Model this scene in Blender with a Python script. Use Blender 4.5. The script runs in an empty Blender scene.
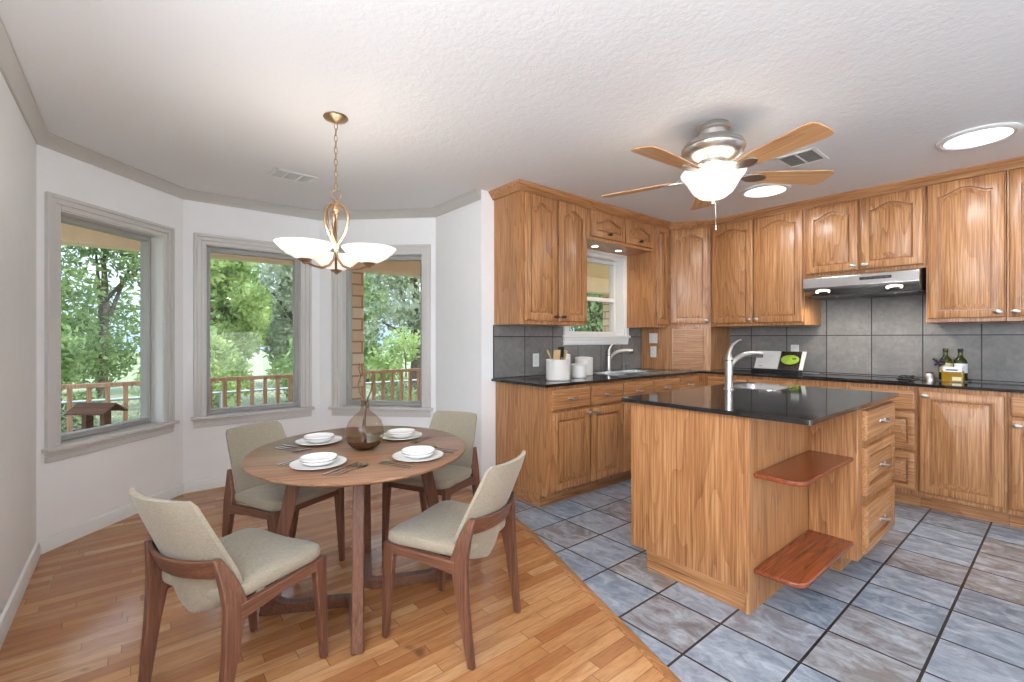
import bpy, bmesh, math, random
from mathutils import Vector, Matrix, Euler
R = math.radians
random.seed(7)
scn = bpy.context.scene
COL = scn.collection

# ------------------------------------------------------------------ camera, world, sun, light, exposure
cam = bpy.data.cameras.new('camera'); camo = bpy.data.objects.new('camera', cam); COL.objects.link(camo)
camo.location = (0, 0, 1.25); camo.rotation_euler = (R(90), 0, R(50.68))
cam.sensor_width = 36; cam.lens = 462.5 / 1024 * 36; cam.shift_y = -3.2 / 1024; cam.clip_start = .02; cam.clip_end = 300
scn.camera = camo
scn.view_settings.view_transform = 'Standard'; scn.view_settings.look = 'None'
scn.view_settings.exposure = 0.66; scn.view_settings.gamma = 1; scn.view_settings.use_curve_mapping = False
scn.cycles.use_denoising = True
scn.cycles.max_bounces = 10; scn.cycles.diffuse_bounces = 5; scn.cycles.glossy_bounces = 4; scn.cycles.transparent_max_bounces = 24
scn.cycles.sample_clamp_indirect = 6
scn.cycles.caustics_reflective = False; scn.cycles.caustics_refractive = False

w = bpy.data.worlds.new('sky'); scn.world = w; w.use_nodes = True
nt = w.node_tree; nt.nodes.clear()
out = nt.nodes.new('ShaderNodeOutputWorld'); bg = nt.nodes.new('ShaderNodeBackground')
tc = nt.nodes.new('ShaderNodeTexCoord'); sx = nt.nodes.new('ShaderNodeSeparateXYZ'); rp = nt.nodes.new('ShaderNodeValToRGB')
nz = nt.nodes.new('ShaderNodeTexNoise'); nz.inputs['Scale'].default_value = 3.0; nz.inputs['Detail'].default_value = 6
cr = nt.nodes.new('ShaderNodeValToRGB'); mx = nt.nodes.new('ShaderNodeMix'); mx.data_type = 'RGBA'
nt.links.new(tc.outputs['Generated'], sx.inputs[0]); nt.links.new(sx.outputs['Z'], rp.inputs[0])
e = rp.color_ramp.elements; e[0].position = 0; e[0].color = (.16, .22, .30, 1); e[1].position = .5; e[1].color = (.62, .78, 1, 1)
nt.links.new(tc.outputs['Generated'], nz.inputs['Vector']); nt.links.new(nz.outputs['Fac'], cr.inputs[0])
cr.color_ramp.elements[0].position = .48; cr.color_ramp.elements[1].position = .66
nt.links.new(cr.outputs[0], mx.inputs[0]); nt.links.new(rp.outputs[0], mx.inputs[6]); mx.inputs[7].default_value = (.30, .32, .34, 1)
nt.links.new(mx.outputs[2], bg.inputs[0]); bg.inputs[1].default_value = 3.1; nt.links.new(bg.outputs[0], out.inputs[0])

def lamp(name, kind, loc, rot=(0, 0, 0), energy=10, size=None, color=(1, 1, 1), **k):
    l = bpy.data.lights.new(name, kind); l.energy = energy; l.color = color
    if kind == 'AREA':
        if isinstance(size, tuple): l.shape = 'RECTANGLE'; l.size, l.size_y = size
        else: l.size = size
    elif kind in ('POINT', 'SPOT') and size: l.shadow_soft_size = size
    for a, b in k.items(): setattr(l, a, b)
    o = bpy.data.objects.new(name, l); COL.objects.link(o); o.location = loc; o.rotation_euler = rot
    return o
sun = lamp('sun', 'SUN', (0, 0, 10), energy=4.2, color=(1, .95, .86), angle=R(2))
sun.rotation_euler = Vector((.35, .62, .75)).to_track_quat('Z', 'Y').to_euler()
# added fill lights before closed walls out of view, standing in for daylight
lamp('rear_fill', 'AREA', (3.42, 1.1, 1.15), (0, R(90+18), 0), energy=70, size=(2.1, 2.7), color=(.88, .94, 1))  # added fill on the bay side, no patio door in this wall
lamp('side_fill', 'AREA', (.35, -.39, 1.35), (R(-90-14), 0, 0), energy=175, size=(3.4, 1.8), color=(.86, .93, 1))  # added fill towards the kitchen, no window behind it

# ------------------------------------------------------------------ mesh builder
class MB:
    def __init__(s): s.v = []; s.f = []
    def add(s, vs, fs):
        n = len(s.v); s.v += [tuple(v) for v in vs]; s.f += [tuple(i + n for i in f) for f in fs]; return s
    def box(s, x0, x1, y0, y1, z0, z1):
        return s.add([(x0,y0,z0),(x1,y0,z0),(x1,y1,z0),(x0,y1,z0),(x0,y0,z1),(x1,y0,z1),(x1,y1,z1),(x0,y1,z1)],
                     [(0,3,2,1),(4,5,6,7),(0,1,5,4),(1,2,6,5),(2,3,7,6),(3,0,4,7)])
    def loft(s, rings, cap=True, close=True):
        n = len(rings[0]); vs = [p for r in rings for p in r]; fs = []
        for i in range(len(rings) - 1):
            for j in range(n if close else n - 1):
                a = i*n + j; b = i*n + (j+1) % n; fs.append((a, b, b+n, a+n))
        if cap: fs.append(tuple(range(n-1, -1, -1))); fs.append(tuple((len(rings)-1)*n + j for j in range(n)))
        return s.add(vs, fs)
    def prism(s, poly, z0, z1):
        return s.loft([[(x, y, z0) for x, y in poly], [(x, y, z1) for x, y in poly]])
    def lathe(s, prof, c=(0, 0, 0), seg=24, cap=False):
        rings = [[(c[0]+r*math.cos(2*math.pi*j/seg), c[1]+r*math.sin(2*math.pi*j/seg), c[2]+z) for j in range(seg)] for r, z in prof]
        return s.loft(rings, cap=cap)
    def tube(s, pts, rad, seg=8, flat=1.0):
        pts = [Vector(p) for p in pts]; rr = rad if isinstance(rad, (list, tuple)) else [rad]*len(pts)
        rings = []; up = None
        for i, p in enumerate(pts):
            t = (pts[min(i+1, len(pts)-1)] - pts[max(i-1, 0)]).normalized()
            if up is None: up = Vector((0,0,1)) if abs(t.z) < .9 else Vector((1,0,0))
            a = t.cross(up).normalized(); b = a.cross(t).normalized(); up = b
            rings.append([tuple(p + a*rr[i]*math.cos(q) + b*rr[i]*flat*math.sin(q)) for q in (2*math.pi*j/seg for j in range(seg))])
        return s.loft(rings)
    def bar(s, p0, p1, w0, d0, w1=None, d1=None, ax=(1, 0, 0)):      # tapered square bar, ax = width direction
        w1 = w0 if w1 is None else w1; d1 = d0 if d1 is None else d1
        p0 = Vector(p0); p1 = Vector(p1); t = (p1-p0).normalized(); a = Vector(ax); a = (a - t*a.dot(t)).normalized(); b = t.cross(a)
        r = lambda p, w_, d_: [tuple(p + a*i*w_/2 + b*j*d_/2) for i, j in ((-1,-1),(1,-1),(1,1),(-1,1))]
        return s.loft([r(p0, w0, d0), r(p1, w1, d1)])
    def xf(s, m): s.v = [tuple(m @ Vector(v)) for v in s.v]; return s
    def build(s, name, mat, parent=None, loc=(0, 0, 0), rot=(0, 0, 0), smooth=True, bev=0, seg=2, sub=0):
        me = bpy.data.meshes.new(name); me.from_pydata(s.v, [], s.f); me.update()
        bm = bmesh.new(); bm.from_mesh(me); bmesh.ops.recalc_face_normals(bm, faces=bm.faces); bm.to_mesh(me); bm.free()
        if smooth:
            for p in me.polygons: p.use_smooth = True
            me.set_sharp_from_angle(angle=R(38))
        if mat: me.materials.append(mat)
        o = bpy.data.objects.new(name, me); COL.objects.link(o)
        o.location = loc; o.rotation_euler = rot
        if parent: o.parent = parent
        if bev:
            m = o.modifiers.new('bevel', 'BEVEL'); m.width = bev; m.segments = seg; m.limit_method = 'ANGLE'; m.angle_limit = R(40); m.harden_normals = False
        if sub:
            m = o.modifiers.new('sub', 'SUBSURF'); m.levels = sub; m.render_levels = sub
        return o

def tag(o, label, cat, group=None, kind=None):
    if label: o['label'] = label
    if cat: o['category'] = cat
    if group: o['group'] = group
    if kind: o['kind'] = kind
    return o
def struct(o): o['kind'] = 'structure'; return o
def empty(name, loc=(0, 0, 0), rz=0, label=None, cat=None, group=None, rot=None):
    o = bpy.data.objects.new(name, None); COL.objects.link(o); o.location = loc; o.rotation_euler = rot or (0, 0, rz)
    o.empty_display_size = .1
    return tag(o, label, cat, group)
def kids(o): return [c for c in bpy.data.objects if c.parent == o]
def dup(o, parent=None):
    c = o.copy(); COL.objects.link(c); c.parent = parent
    for k in kids(o): dup(k, c)
    return c
def sweep(path, prof, side=1, part=None):
    """extrude a profile [(offset to the given side, z)] along a plan polyline with mitres"""
    P = [Vector(p) for p in path]; rings = []
    for i, p in enumerate(P):
        d0 = (P[i]-P[i-1]).normalized() if i else None; d1 = (P[i+1]-P[i]).normalized() if i < len(P)-1 else None
        n0 = Vector((-d0.y, d0.x))*side if d0 else None; n1 = Vector((-d1.y, d1.x))*side if d1 else None
        if n0 is None: m = n1
        elif n1 is None: m = n0
        else: m = (n0+n1).normalized(); m = m/max(.3, m.dot(n0))
        rings.append([(p.x+m.x*o_, p.y+m.y*o_, z) for o_, z in prof])
    if part: rings = rings[part[0]:part[1]]
    return MB().loft(rings)

# ------------------------------------------------------------------ materials
class NT:
    def __init__(s, name, rough=.5, metal=0, spec=.5):
        s.m = bpy.data.materials.new(name); s.m.use_nodes = True; s.t = s.m.node_tree
        s.b = s.t.nodes['Principled BSDF']; s.b.inputs['Roughness'].default_value = rough; s.b.inputs['Metallic'].default_value = metal
        s.b.inputs['Specular IOR Level'].default_value = spec
    def n(s, kind, **k):
        n = s.t.nodes.new('ShaderNode'+kind)
        for a, b in k.items(): setattr(n, a, b)
        return n
    def l(s, a, b): s.t.links.new(a, b)
    def math(s, op, a, b=None, c=None):
        n = s.n('Math', operation=op)
        for i, v in enumerate((a, b, c)):
            if v is None: continue
            if isinstance(v, (int, float)): n.inputs[i].default_value = v
            else: s.l(v, n.inputs[i])
        return n.outputs[0]
    def coord(s, scale=(1, 1, 1), rnd=0, loc=(0, 0, 0), src='Object'):
        tc = s.n('TexCoord'); v = tc.outputs[src]
        if rnd:
            oi = s.n('ObjectInfo'); mu = s.math('MULTIPLY', oi.outputs['Random'], rnd)
            va = s.n('VectorMath', operation='ADD'); s.l(v, va.inputs[0]); s.l(mu, va.inputs[1]); v = va.outputs[0]
        mp = s.n('Mapping'); mp.inputs['Scale'].default_value = scale; mp.inputs['Location'].default_value = loc
        s.l(v, mp.inputs[0]); return mp.outputs[0]
    def noise(s, vec, scale, detail=3, rough=.5, dist=0):
        n = s.n('TexNoise'); n.inputs['Scale'].default_value = scale; n.inputs['Detail'].default_value = detail
        n.inputs['Roughness'].default_value = rough; n.inputs['Distortion'].default_value = dist; s.l(vec, n.inputs['Vector']); return n.outputs['Fac']
    def ramp(s, fac, stops):
        r = s.n('ValToRGB'); e = r.color_ramp.elements
        for i, (p, c) in enumerate(stops):
            x = e[i] if i < 2 else e.new(p)
            x.position = p; x.color = (*c, 1)
        s.l(fac, r.inputs[0]); return r.outputs[0]
    def mix(s, fac, a, b, mode='MIX'):
        n = s.n('Mix', data_type='RGBA', blend_type=mode)
        for i, v in ((0, fac), (6, a), (7, b)):
            if isinstance(v, (int, float)): n.inputs[i].default_value = v
            elif isinstance(v, tuple): n.inputs[i].default_value = (*v, 1)
            else: s.l(v, n.inputs[i])
        return n.outputs[2]
    def color(s, v):
        if isinstance(v, tuple): s.b.inputs['Base Color'].default_value = (*v, 1)
        else: s.l(v, s.b.inputs['Base Color'])
    def bump(s, h, strength=.3, dist=.01):
        b = s.n('Bump'); b.inputs['Strength'].default_value = strength; b.inputs['Distance'].default_value = dist
        s.l(h, b.inputs['Height']); s.l(b.outputs[0], s.b.inputs['Normal'])

def srgb(r, g, b):
    f = lambda c: (c/255/12.92) if c/255 <= .04045 else ((c/255+.055)/1.055)**2.4
    return (f(r), f(g), f(b))
def plain(name, col, rough=.5, metal=0, var=.06, scale=8, spec=.5, bump=0, bscale=200, coat=0):
    t = NT(name, rough, metal, spec)
    n = t.noise(t.coord(), scale, 3)
    a = tuple(min(1, c*(1+var)) for c in col); b = tuple(c*(1-var) for c in col)
    t.color(t.ramp(n, [(.3, b), (.7, a)]))
    if bump: t.bump(t.noise(t.coord(), bscale, 3), bump, .002)
    if coat: t.b.inputs['Coat Weight'].default_value = coat; t.b.inputs['Coat Roughness'].default_value = .1
    return t.m
def wood(name, dark, mid, light, axis=2, rough=.3, ringsc=30, fine=.5, rnd=30, sc=1.0, coat=0, stretch=.11):
    t = NT(name, rough)
    s1 = [1.0]*3; s1[axis] = stretch; s2 = [1.0]*3; s2[axis] = .02
    v1 = t.coord(tuple(x*sc for x in s1), rnd); v2 = t.coord(tuple(x*sc for x in s2), rnd)
    n1 = t.noise(v1, 4.2, 2.0, .45, .1)
    ring = t.math('FRACT', t.math('MULTIPLY', n1, ringsc))
    ring = t.math('POWER', ring, 3.5); n0 = t.noise(v1, 1.3, 1); ring = t.math('MULTIPLY', ring, t.math('MULTIPLY', n0, 1.1))
    f1 = t.noise(v2, 130, 2, .6); f2 = t.noise(v1, 9, 3)
    f3 = t.noise(v2, 320, 2, .6)
    fac = t.math('MULTIPLY_ADD', t.math('SUBTRACT', f1, .5), 1.0*fine/.62, .46)
    fac = t.math('MULTIPLY_ADD', t.math('SUBTRACT', f3, .5), .65, fac)
    fac = t.math('MULTIPLY_ADD', t.math('SUBTRACT', ring, .15), .34*(1-fine)/.38, fac)
    fac = t.math('MULTIPLY_ADD', t.math('SUBTRACT', f2, .5), .35, fac)
    t.color(t.ramp(fac, [(.18, light), (.45, mid), (.85, dark)]))
    t.bump(f1, .08, .002)
    if coat: t.b.inputs['Coat Weight'].default_value = coat; t.b.inputs['Coat Roughness'].default_value = .22
    return t.m
M = {}
M['oak'] = wood('oak_wood', srgb(112, 68, 38), srgb(168, 116, 72), srgb(196, 149, 103), 2, .42, 16, .62, coat=.22)
M['oak_h'] = wood('oak_wood_horizontal', srgb(112, 68, 38), srgb(168, 116, 72), srgb(196, 149, 103), 0, .42, 14, .62, coat=.22)
M['oak_hy'] = wood('oak_wood_crosswise', srgb(112, 68, 38), srgb(168, 116, 72), srgb(196, 149, 103), 1, .42, 14, .62, coat=.22)
M['oak_red'] = wood('stained_oak_shelf', srgb(92, 40, 18), srgb(130, 62, 32), srgb(150, 78, 42), 1, .25, 14, coat=.4)
M['walnut'] = wood('walnut', srgb(70, 44, 34), srgb(104, 68, 52), srgb(126, 86, 66), 2, .4, 10, .65)
M['walnut_x'] = wood('walnut_crosswise', srgb(70, 44, 34), srgb(104, 68, 52), srgb(126, 86, 66), 0, .4, 10, .65)
M['walnut_y'] = wood('walnut_lengthwise', srgb(70, 44, 34), srgb(104, 68, 52), srgb(126, 86, 66), 1, .4, 10, .65)
M['tabletop'] = wood('walnut_tabletop', srgb(96, 68, 50), srgb(134, 98, 74), srgb(160, 124, 98), 1, .33, 8, .55, 0, stretch=.06)
M['blade'] = wood('fan_blade_wood', srgb(168, 116, 74), srgb(204, 154, 108), srgb(218, 172, 126), 0, .35, 8, .6)
M['deckwood'] = wood('deck_wood', srgb(156, 116, 90), srgb(204, 160, 128), srgb(222, 184, 154), 2, .7, 8, .6)
M['deckboards'] = wood('deck_boards', srgb(120, 96, 76), srgb(160, 132, 108), srgb(184, 158, 132), 1, .7, 8, .6)
M['feeder'] = wood('bird_feeder_wood', srgb(70, 44, 30), srgb(104, 68, 46), srgb(130, 90, 62), 0, .7, 8, .6)
M['wall'] = plain('wall_paint', (.87, .87, .87), .65, var=.01, bump=.12, bscale=140, spec=.3)
t = NT('ceiling_texture', .8, spec=.2); t.color((.77, .77, .775)); v = t.coord()
t.bump(t.math('ADD', t.noise(v, 60, 3, .6), t.noise(v, 22, 2)), .3, .006); M['ceiling'] = t.m
M['trim'] = plain('taupe_trim_paint', srgb(204, 201, 197), .4, var=.01)
M['crown'] = plain('taupe_crown_paint', srgb(186, 183, 177), .4, var=.01)
M['white_trim'] = plain('white_trim_paint', srgb(226, 226, 224), .4, var=.01)
M['vinyl'] = plain('grey_vinyl', srgb(172, 170, 166), .4, var=.02)
M['granite'] = None
t = NT('black_granite', .07, spec=.6); v = t.coord(); n = t.noise(v, 900, 2); n2 = t.noise(v, 260, 2)
t.color(t.ramp(t.math('MAXIMUM', n, n2), [(.62, (.012, .012, .013)), (.74, (.09, .09, .095))])); M['granite'] = t.m
M['fabric'] = None
t = NT('greige_linen', .9, spec=.2); v = t.coord((1, 1, 1)); wv = t.noise(t.coord((1, 1, .2)), 420, 2); wv2 = t.noise(t.coord((.2, .2, 1)), 420, 2)
t.color(t.ramp(t.math('MULTIPLY', t.math('ADD', wv, wv2), .5), [(.3, srgb(136, 127, 110)), (.7, srgb(168, 158, 140))]))
t.bump(t.math('ADD', wv, wv2), .25, .001); t.b.inputs['Sheen Weight'].default_value = .2; M['fabric'] = t.m
M['nickel'] = plain('brushed_nickel', (.62, .60, .57), .28, 1, .05)
M['bronze'] = plain('antique_brass', (.52, .36, .22), .3, 1, .1)
M['chrome'] = plain('chrome', (.75, .75, .76), .12, 1, .03)
M['pewter'] = plain('pewter', (.5, .48, .45), .32, 1, .08)
M['darkknob'] = plain('dark_knob', (.06, .045, .035), .35, .6)
M['steel'] = plain('stainless_steel', (.62, .62, .62), .27, 1, .04)
M['steel_dark'] = plain('dark_steel', (.10, .10, .10), .4, .8)
M['black'] = plain('black_plastic', (.012, .012, .013), .35)
M['blackglass'] = plain('black_glass', (.008, .008, .009), .04)
M['ceramic'] = plain('white_ceramic', (.80, .79, .77), .2, var=.01, coat=.5)
M['matteceramic'] = plain('matte_ceramic', (.74, .71, .68), .5, var=.02)
M['plate'] = plain('outlet_plastic', (.75, .75, .73), .4, var=.01)
M['slot'] = plain('dark_slot', (.1, .1, .1), .6)
M['paper'] = plain('paper', (.78, .77, .74), .7, var=.02)
M['soup'] = plain('green_soup', srgb(160, 190, 70), .4, var=.15, scale=40)
M['photo'] = plain('cookbook_photo', srgb(56, 46, 42), .4, var=.5, scale=25)
M['leafgreen'] = plain('herb_green', srgb(90, 130, 40), .5)
M['twig'] = plain('twig_bark', srgb(96, 74, 56), .8, var=.3, scale=60)
M['cutlery'] = plain('cutlery_steel', (.45, .42, .39), .22, 1, .05)
M['utensil'] = plain('wooden_utensil', srgb(200, 168, 120), .6)
M['label'] = plain('paper_label', srgb(214, 205, 150), .6, var=.1)
M['whitelabel'] = plain('white_label', srgb(225, 225, 228), .6, var=.03)
M['purple'] = plain('purple_print', srgb(70, 50, 110), .6)
M['berry'] = plain('dark_berries', srgb(44, 30, 56), .4)
M['brick'] = None
t = NT('tan_brick', .85, spec=.2)
b = t.n('TexBrick'); b.inputs['Scale'].default_value = 1; b.inputs['Brick Width'].default_value = .28; b.inputs['Row Height'].default_value = .15
b.inputs['Mortar Size'].default_value = .012; b.inputs['Color1'].default_value = (*srgb(246, 226, 206), 1); b.inputs['Color2'].default_value = (*srgb(234, 200, 176), 1); b.inputs['Mortar'].default_value = (*srgb(184, 146, 120), 1)
sp = t.n('SeparateXYZ'); t.l(t.coord(), sp.inputs[0]); cb = t.n('CombineXYZ'); t.l(t.math('ADD', sp.outputs[0], sp.outputs[1]), cb.inputs[0]); t.l(sp.outputs[2], cb.inputs[1]); t.l(cb.outputs[0], b.inputs['Vector'])
t.color(b.outputs['Color']); M['brick'] = t.m
M['soffit'] = plain('porch_soffit', srgb(246, 208, 184), .8, var=.03)
M['beam'] = plain('porch_beam', srgb(248, 220, 200), .7, var=.03)
M['bark'] = plain('tree_bark', srgb(96, 84, 72), .9, var=.35, scale=14)
M['grass'] = plain('lawn', srgb(118, 126, 92), .9, var=.3, scale=2.5)
M['wire'] = plain('galvanised_wire', (.30, .32, .33), .6, .4)
def leafmat(name, a, b_):
    t = NT(name, .55, spec=.3); oi = t.n('TexCoord'); n = t.noise(oi.outputs['Object'], 1.6, 4, .7)
    c = t.ramp(n, [(.35, a), (.62, b_)]); t.color(c)
    tr = t.n('BsdfTranslucent'); t.l(c, tr.inputs[0]); ms = t.n('MixShader'); ms.inputs[0].default_value = .35
    o = t.t.nodes['Material Output']; t.l(t.b.outputs[0], ms.inputs[1]); t.l(tr.outputs[0], ms.inputs[2]); t.l(ms.outputs[0], o.inputs[0])
    return t.m
M['leaf_bright'] = leafmat('bright_leaves', srgb(112, 138, 74), srgb(200, 214, 146))
M['leaf_grey'] = leafmat('grey_green_leaves', srgb(128, 138, 110), srgb(194, 200, 170))
M['leaf_mid'] = leafmat('mid_green_leaves', srgb(96, 120, 74), srgb(166, 184, 124))
def emis(name, col, e):
    t = NT(name, .4); t.color(col); t.b.inputs['Emission Color'].default_value = (*col, 1); t.b.inputs['Emission Strength'].default_value = e; return t.m
M['bowl'] = emis('lit_frosted_glass', (1, .93, .85), .42)
M['bowl_fan'] = emis('lit_fan_glass', (1, .94, .87), .35)
M['skylight'] = emis('lit_diffuser', (.93, .97, 1), 1.2)
M['puck'] = emis('lit_puck', (1, .85, .62), 8)
def glass(name, tint=(1, 1, 1), refl=.06, rough=0):
    m = bpy.data.materials.new(name); m.use_nodes = True; n = m.node_tree; n.nodes.clear()
    o = n.nodes.new('ShaderNodeOutputMaterial'); tr = n.nodes.new('ShaderNodeBsdfTransparent'); gl = n.nodes.new('ShaderNodeBsdfGlossy')
    fr = n.nodes.new('ShaderNodeFresnel'); fr.inputs[0].default_value = 1.35; ms = n.nodes.new('ShaderNodeMixShader')
    tr.inputs[0].default_value = (*tint, 1); gl.inputs['Roughness'].default_value = rough
    ge = n.nodes.new('ShaderNodeNewGeometry'); mu = n.nodes.new('ShaderNodeMath'); mu.operation = 'MULTIPLY'; iv = n.nodes.new('ShaderNodeMath'); iv.operation = 'SUBTRACT'
    iv.inputs[0].default_value = 1; n.links.new(ge.outputs['Backfacing'], iv.inputs[1]); n.links.new(fr.outputs[0], mu.inputs[0]); n.links.new(iv.outputs[0], mu.inputs[1]); n.links.new(mu.outputs[0], ms.inputs[0]); n.links.new(tr.outputs[0], ms.inputs[1]); n.links.new(gl.outputs[0], ms.inputs[2]); n.links.new(ms.outputs[0], o.inputs[0])
    return m
M['pane'] = glass('window_glass', (.97, .98, .98))
M['vaseglass'] = glass('smoked_glass', (.92, .88, .84))
M['vasewater'] = plain('amber_water', srgb(92, 66, 48), .1)
def solidglass(name, c, rough=.08):
    t = NT(name, rough, spec=.6); t.color(c); t.b.inputs['Transmission Weight'].default_value = .55; return t.m
M['olive'] = solidglass('green_bottle_glass', srgb(78, 84, 26)); M['amber'] = solidglass('amber_oil', srgb(206, 160, 50))

# tile floor
t = NT('slate_floor_tile', .32, spec=.5)
TX, TY, X0, Y0 = .3105, .3066, -.365, 1.68
tcn = t.n('TexCoord'); sp = t.n('SeparateXYZ'); t.l(tcn.outputs['Object'], sp.inputs[0])
ux = t.math('DIVIDE', t.math('SUBTRACT', sp.outputs[0], X0), TX); uy = t.math('DIVIDE', t.math('SUBTRACT', sp.outputs[1], Y0), TY)
fx = t.math('FLOOR', ux); fy = t.math('FLOOR', uy); cb = t.n('CombineXYZ'); t.l(fx, cb.inputs[0]); t.l(fy, cb.inputs[1])
wn = t.n('TexWhiteNoise'); t.l(cb.outputs[0], wn.inputs['Vector'])
dx = t.math('ABSOLUTE', t.math('SUBTRACT', t.math('FRACT', ux), .5)); dy = t.math('ABSOLUTE', t.math('SUBTRACT', t.math('FRACT', uy), .5))
edge = t.math('MAXIMUM', dx, dy); gr = t.math('GREATER_THAN', edge, .483)
va = t.n('VectorMath', operation='ADD'); t.l(tcn.outputs['Object'], va.inputs[0]); t.l(wn.outputs['Color'], va.inputs[1])
mp = t.n('Mapping'); mp.inputs['Scale'].default_value = (1, 1.8, 1); t.l(va.outputs[0], mp.inputs[0])
n1 = t.noise(mp.outputs[0], 7, 6, .65, .8); n2 = t.noise(mp.outputs[0], 26, 5, .7, .4)
base = t.ramp(wn.outputs['Value'], [(0, srgb(104, 120, 138)), (.3, srgb(128, 142, 156)), (.5, srgb(146, 148, 160)), (.68, srgb(120, 116, 118)), (.8, srgb(132, 122, 114)), (1, srgb(106, 124, 144))])
base = t.mix(t.ramp(n1, [(.40, (0, 0, 0)), (.68, (.8, .8, .8))]), base, srgb(184, 192, 202))
base = t.mix(t.ramp(n2, [(.5, (0, 0, 0)), (.75, (.42, .42, .42))]), base, srgb(84, 94, 108))
t.color(t.mix(gr, base, srgb(44, 44, 46)))
t.bump(t.math('SUBTRACT', t.math('MULTIPLY', n1, .4), gr), .5, .004); M['tile'] = t.m

# plank floor (boards run along y)
t = NT('oak_plank_floor', .2, spec=.5)
tcn = t.n('TexCoord'); sp = t.n('SeparateXYZ'); t.l(tcn.outputs['Object'], sp.inputs[0])
ux = t.math('DIVIDE', sp.outputs[0], .060); row = t.math('FLOOR', ux); w1 = t.n('TexWhiteNoise', noise_dimensions='1D'); t.l(row, w1.inputs['W'])
uy = t.math('DIVIDE', t.math('ADD', sp.outputs[1], t.math('MULTIPLY', w1.outputs['Value'], 7)), .52); fy = t.math('FLOOR', uy)
cb = t.n('CombineXYZ'); t.l(row, cb.inputs[0]); t.l(fy, cb.inputs[1]); wn = t.n('TexWhiteNoise'); t.l(cb.outputs[0], wn.inputs['Vector'])
ex = t.math('GREATER_THAN', t.math('ABSOLUTE', t.math('SUBTRACT', t.math('FRACT', ux), .5)), .482); ey = t.math('GREATER_THAN', t.math('ABSOLUTE', t.math('SUBTRACT', t.math('FRACT', uy), .5)), .4975)
gap = t.math('MAXIMUM', ex, ey)
va = t.n('VectorMath', operation='ADD'); t.l(tcn.outputs['Object'], va.inputs[0]); t.l(wn.outputs['Color'], va.inputs[1])
mp = t.n('Mapping'); mp.inputs['Scale'].default_value = (1, .1, 1); t.l(va.outputs[0], mp.inputs[0])
g1 = t.noise(mp.outputs[0], 22, 3, .6, .6); g2 = t.noise(mp.outputs[0], 150, 2)
base = t.ramp(wn.outputs['Value'], [(0, srgb(164, 108, 66)), (.3, srgb(182, 128, 82)), (.7, srgb(194, 142, 94)), (1, srgb(206, 160, 114))])
base = t.mix(t.ramp(g1, [(.45, (0, 0, 0)), (.75, (.7, .7, .7))]), base, srgb(146, 90, 52))
base = t.mix(t.ramp(g2, [(.45, (0, 0, 0)), (.8, (.35, .35, .35))]), base, srgb(110, 66, 36))
kn = t.noise(tcn.outputs['Object'], 5, 2); base = t.mix(t.ramp(kn, [(.72, (0, 0, 0)), (.78, (.6, .6, .6))]), base, srgb(84, 48, 28))
t.color(t.mix(t.math('MULTIPLY', gap, .75), base, srgb(92, 56, 32)))
t.bump(t.math('SUBTRACT', t.math('MULTIPLY', g1, .15), gap), .35, .0015); M['planks'] = t.m

# slate backsplash: object x runs along the wall, z up
t = NT('slate_backsplash', .45, spec=.4)
tcn = t.n('TexCoord'); sp = t.n('SeparateXYZ'); t.l(tcn.outputs['Object'], sp.inputs[0])
ux = t.math('DIVIDE', sp.outputs[0], .336); uz = t.math('DIVIDE', sp.outputs[2], .343)
cb = t.n('CombineXYZ'); t.l(t.math('FLOOR', ux), cb.inputs[0]); t.l(t.math('FLOOR', uz), cb.inputs[1]); wn = t.n('TexWhiteNoise'); t.l(cb.outputs[0], wn.inputs['Vector'])
gr = t.math('GREATER_THAN', t.math('MAXIMUM', t.math('ABSOLUTE', t.math('SUBTRACT', t.math('FRACT', ux), .5)), t.math('ABSOLUTE', t.math('SUBTRACT', t.math('FRACT', uz), .5))), .489)
n1 = t.noise(tcn.outputs['Object'], 6, 6, .65, .6); n2 = t.noise(tcn.outputs['Object'], 30, 4, .6)
base = t.ramp(wn.outputs['Value'], [(0, srgb(112, 110, 108)), (.5, srgb(122, 120, 118)), (1, srgb(132, 128, 124))])
base = t.mix(t.ramp(n1, [(.35, (0, 0, 0)), (.7, (.7, .7, .7))]), base, srgb(146, 142, 138)); base = t.mix(t.ramp(n2, [(.4, (0, 0, 0)), (.75, (.4, .4, .4))]), base, srgb(90, 92, 94))
t.color(t.mix(gr, base, srgb(40, 40, 42))); t.bump(t.math('SUBTRACT', t.math('MULTIPLY', n1, .5), gr), .4, .004); M['splash'] = t.m

# ------------------------------------------------------------------ the room
ZC = 2.44
C0, C1, C2, C3, C4, C5 = (3.5, -.43), (-3.79, -.43), (-4.56, .31), (-4.56, 1.37), (-3.76, 2.165), (-3.03, 2.165)
XR, YB = 3.5, 4.96
def wallframe(p, q): # origin and angle of a wall seen from inside, left end p
    return (p[0], p[1], 0), math.atan2(q[1]-p[1], q[0]-p[0]), math.hypot(q[0]-p[0], q[1]-p[1])
def wall(name, p, q, hole=None, th=.16, e0=.08, e1=.08, z1=ZC):
    loc, a, L = wallframe(p, q); m = MB()
    if hole:
        s0, s1, h0, h1 = hole
        m.box(-e0, s0, 0, th, -.05, z1+.02); m.box(s1, L+e1, 0, th, -.05, z1+.02); m.box(s0, s1, 0, th, -.05, h0); m.box(s0, s1, 0, th, h1, z1+.02)
    else: m.box(-e0, L+e1, 0, th, -.05, z1+.02)
    return struct(m.build(name, M['wall'], loc=loc, rot=(0, 0, a), smooth=False))
HL = (.125, .875, .60, 2.02); HC = (.155, .90, .60, 2.02); HR = (.215, 1.00, .60, 2.03)
wall('wall_left', (-3.79, -.43), (3.5, -.43), None)
bpy.data.objects['wall_left'].location.y = -.43; bpy.data.objects['wall_left'].rotation_euler[2] = 0
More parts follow.
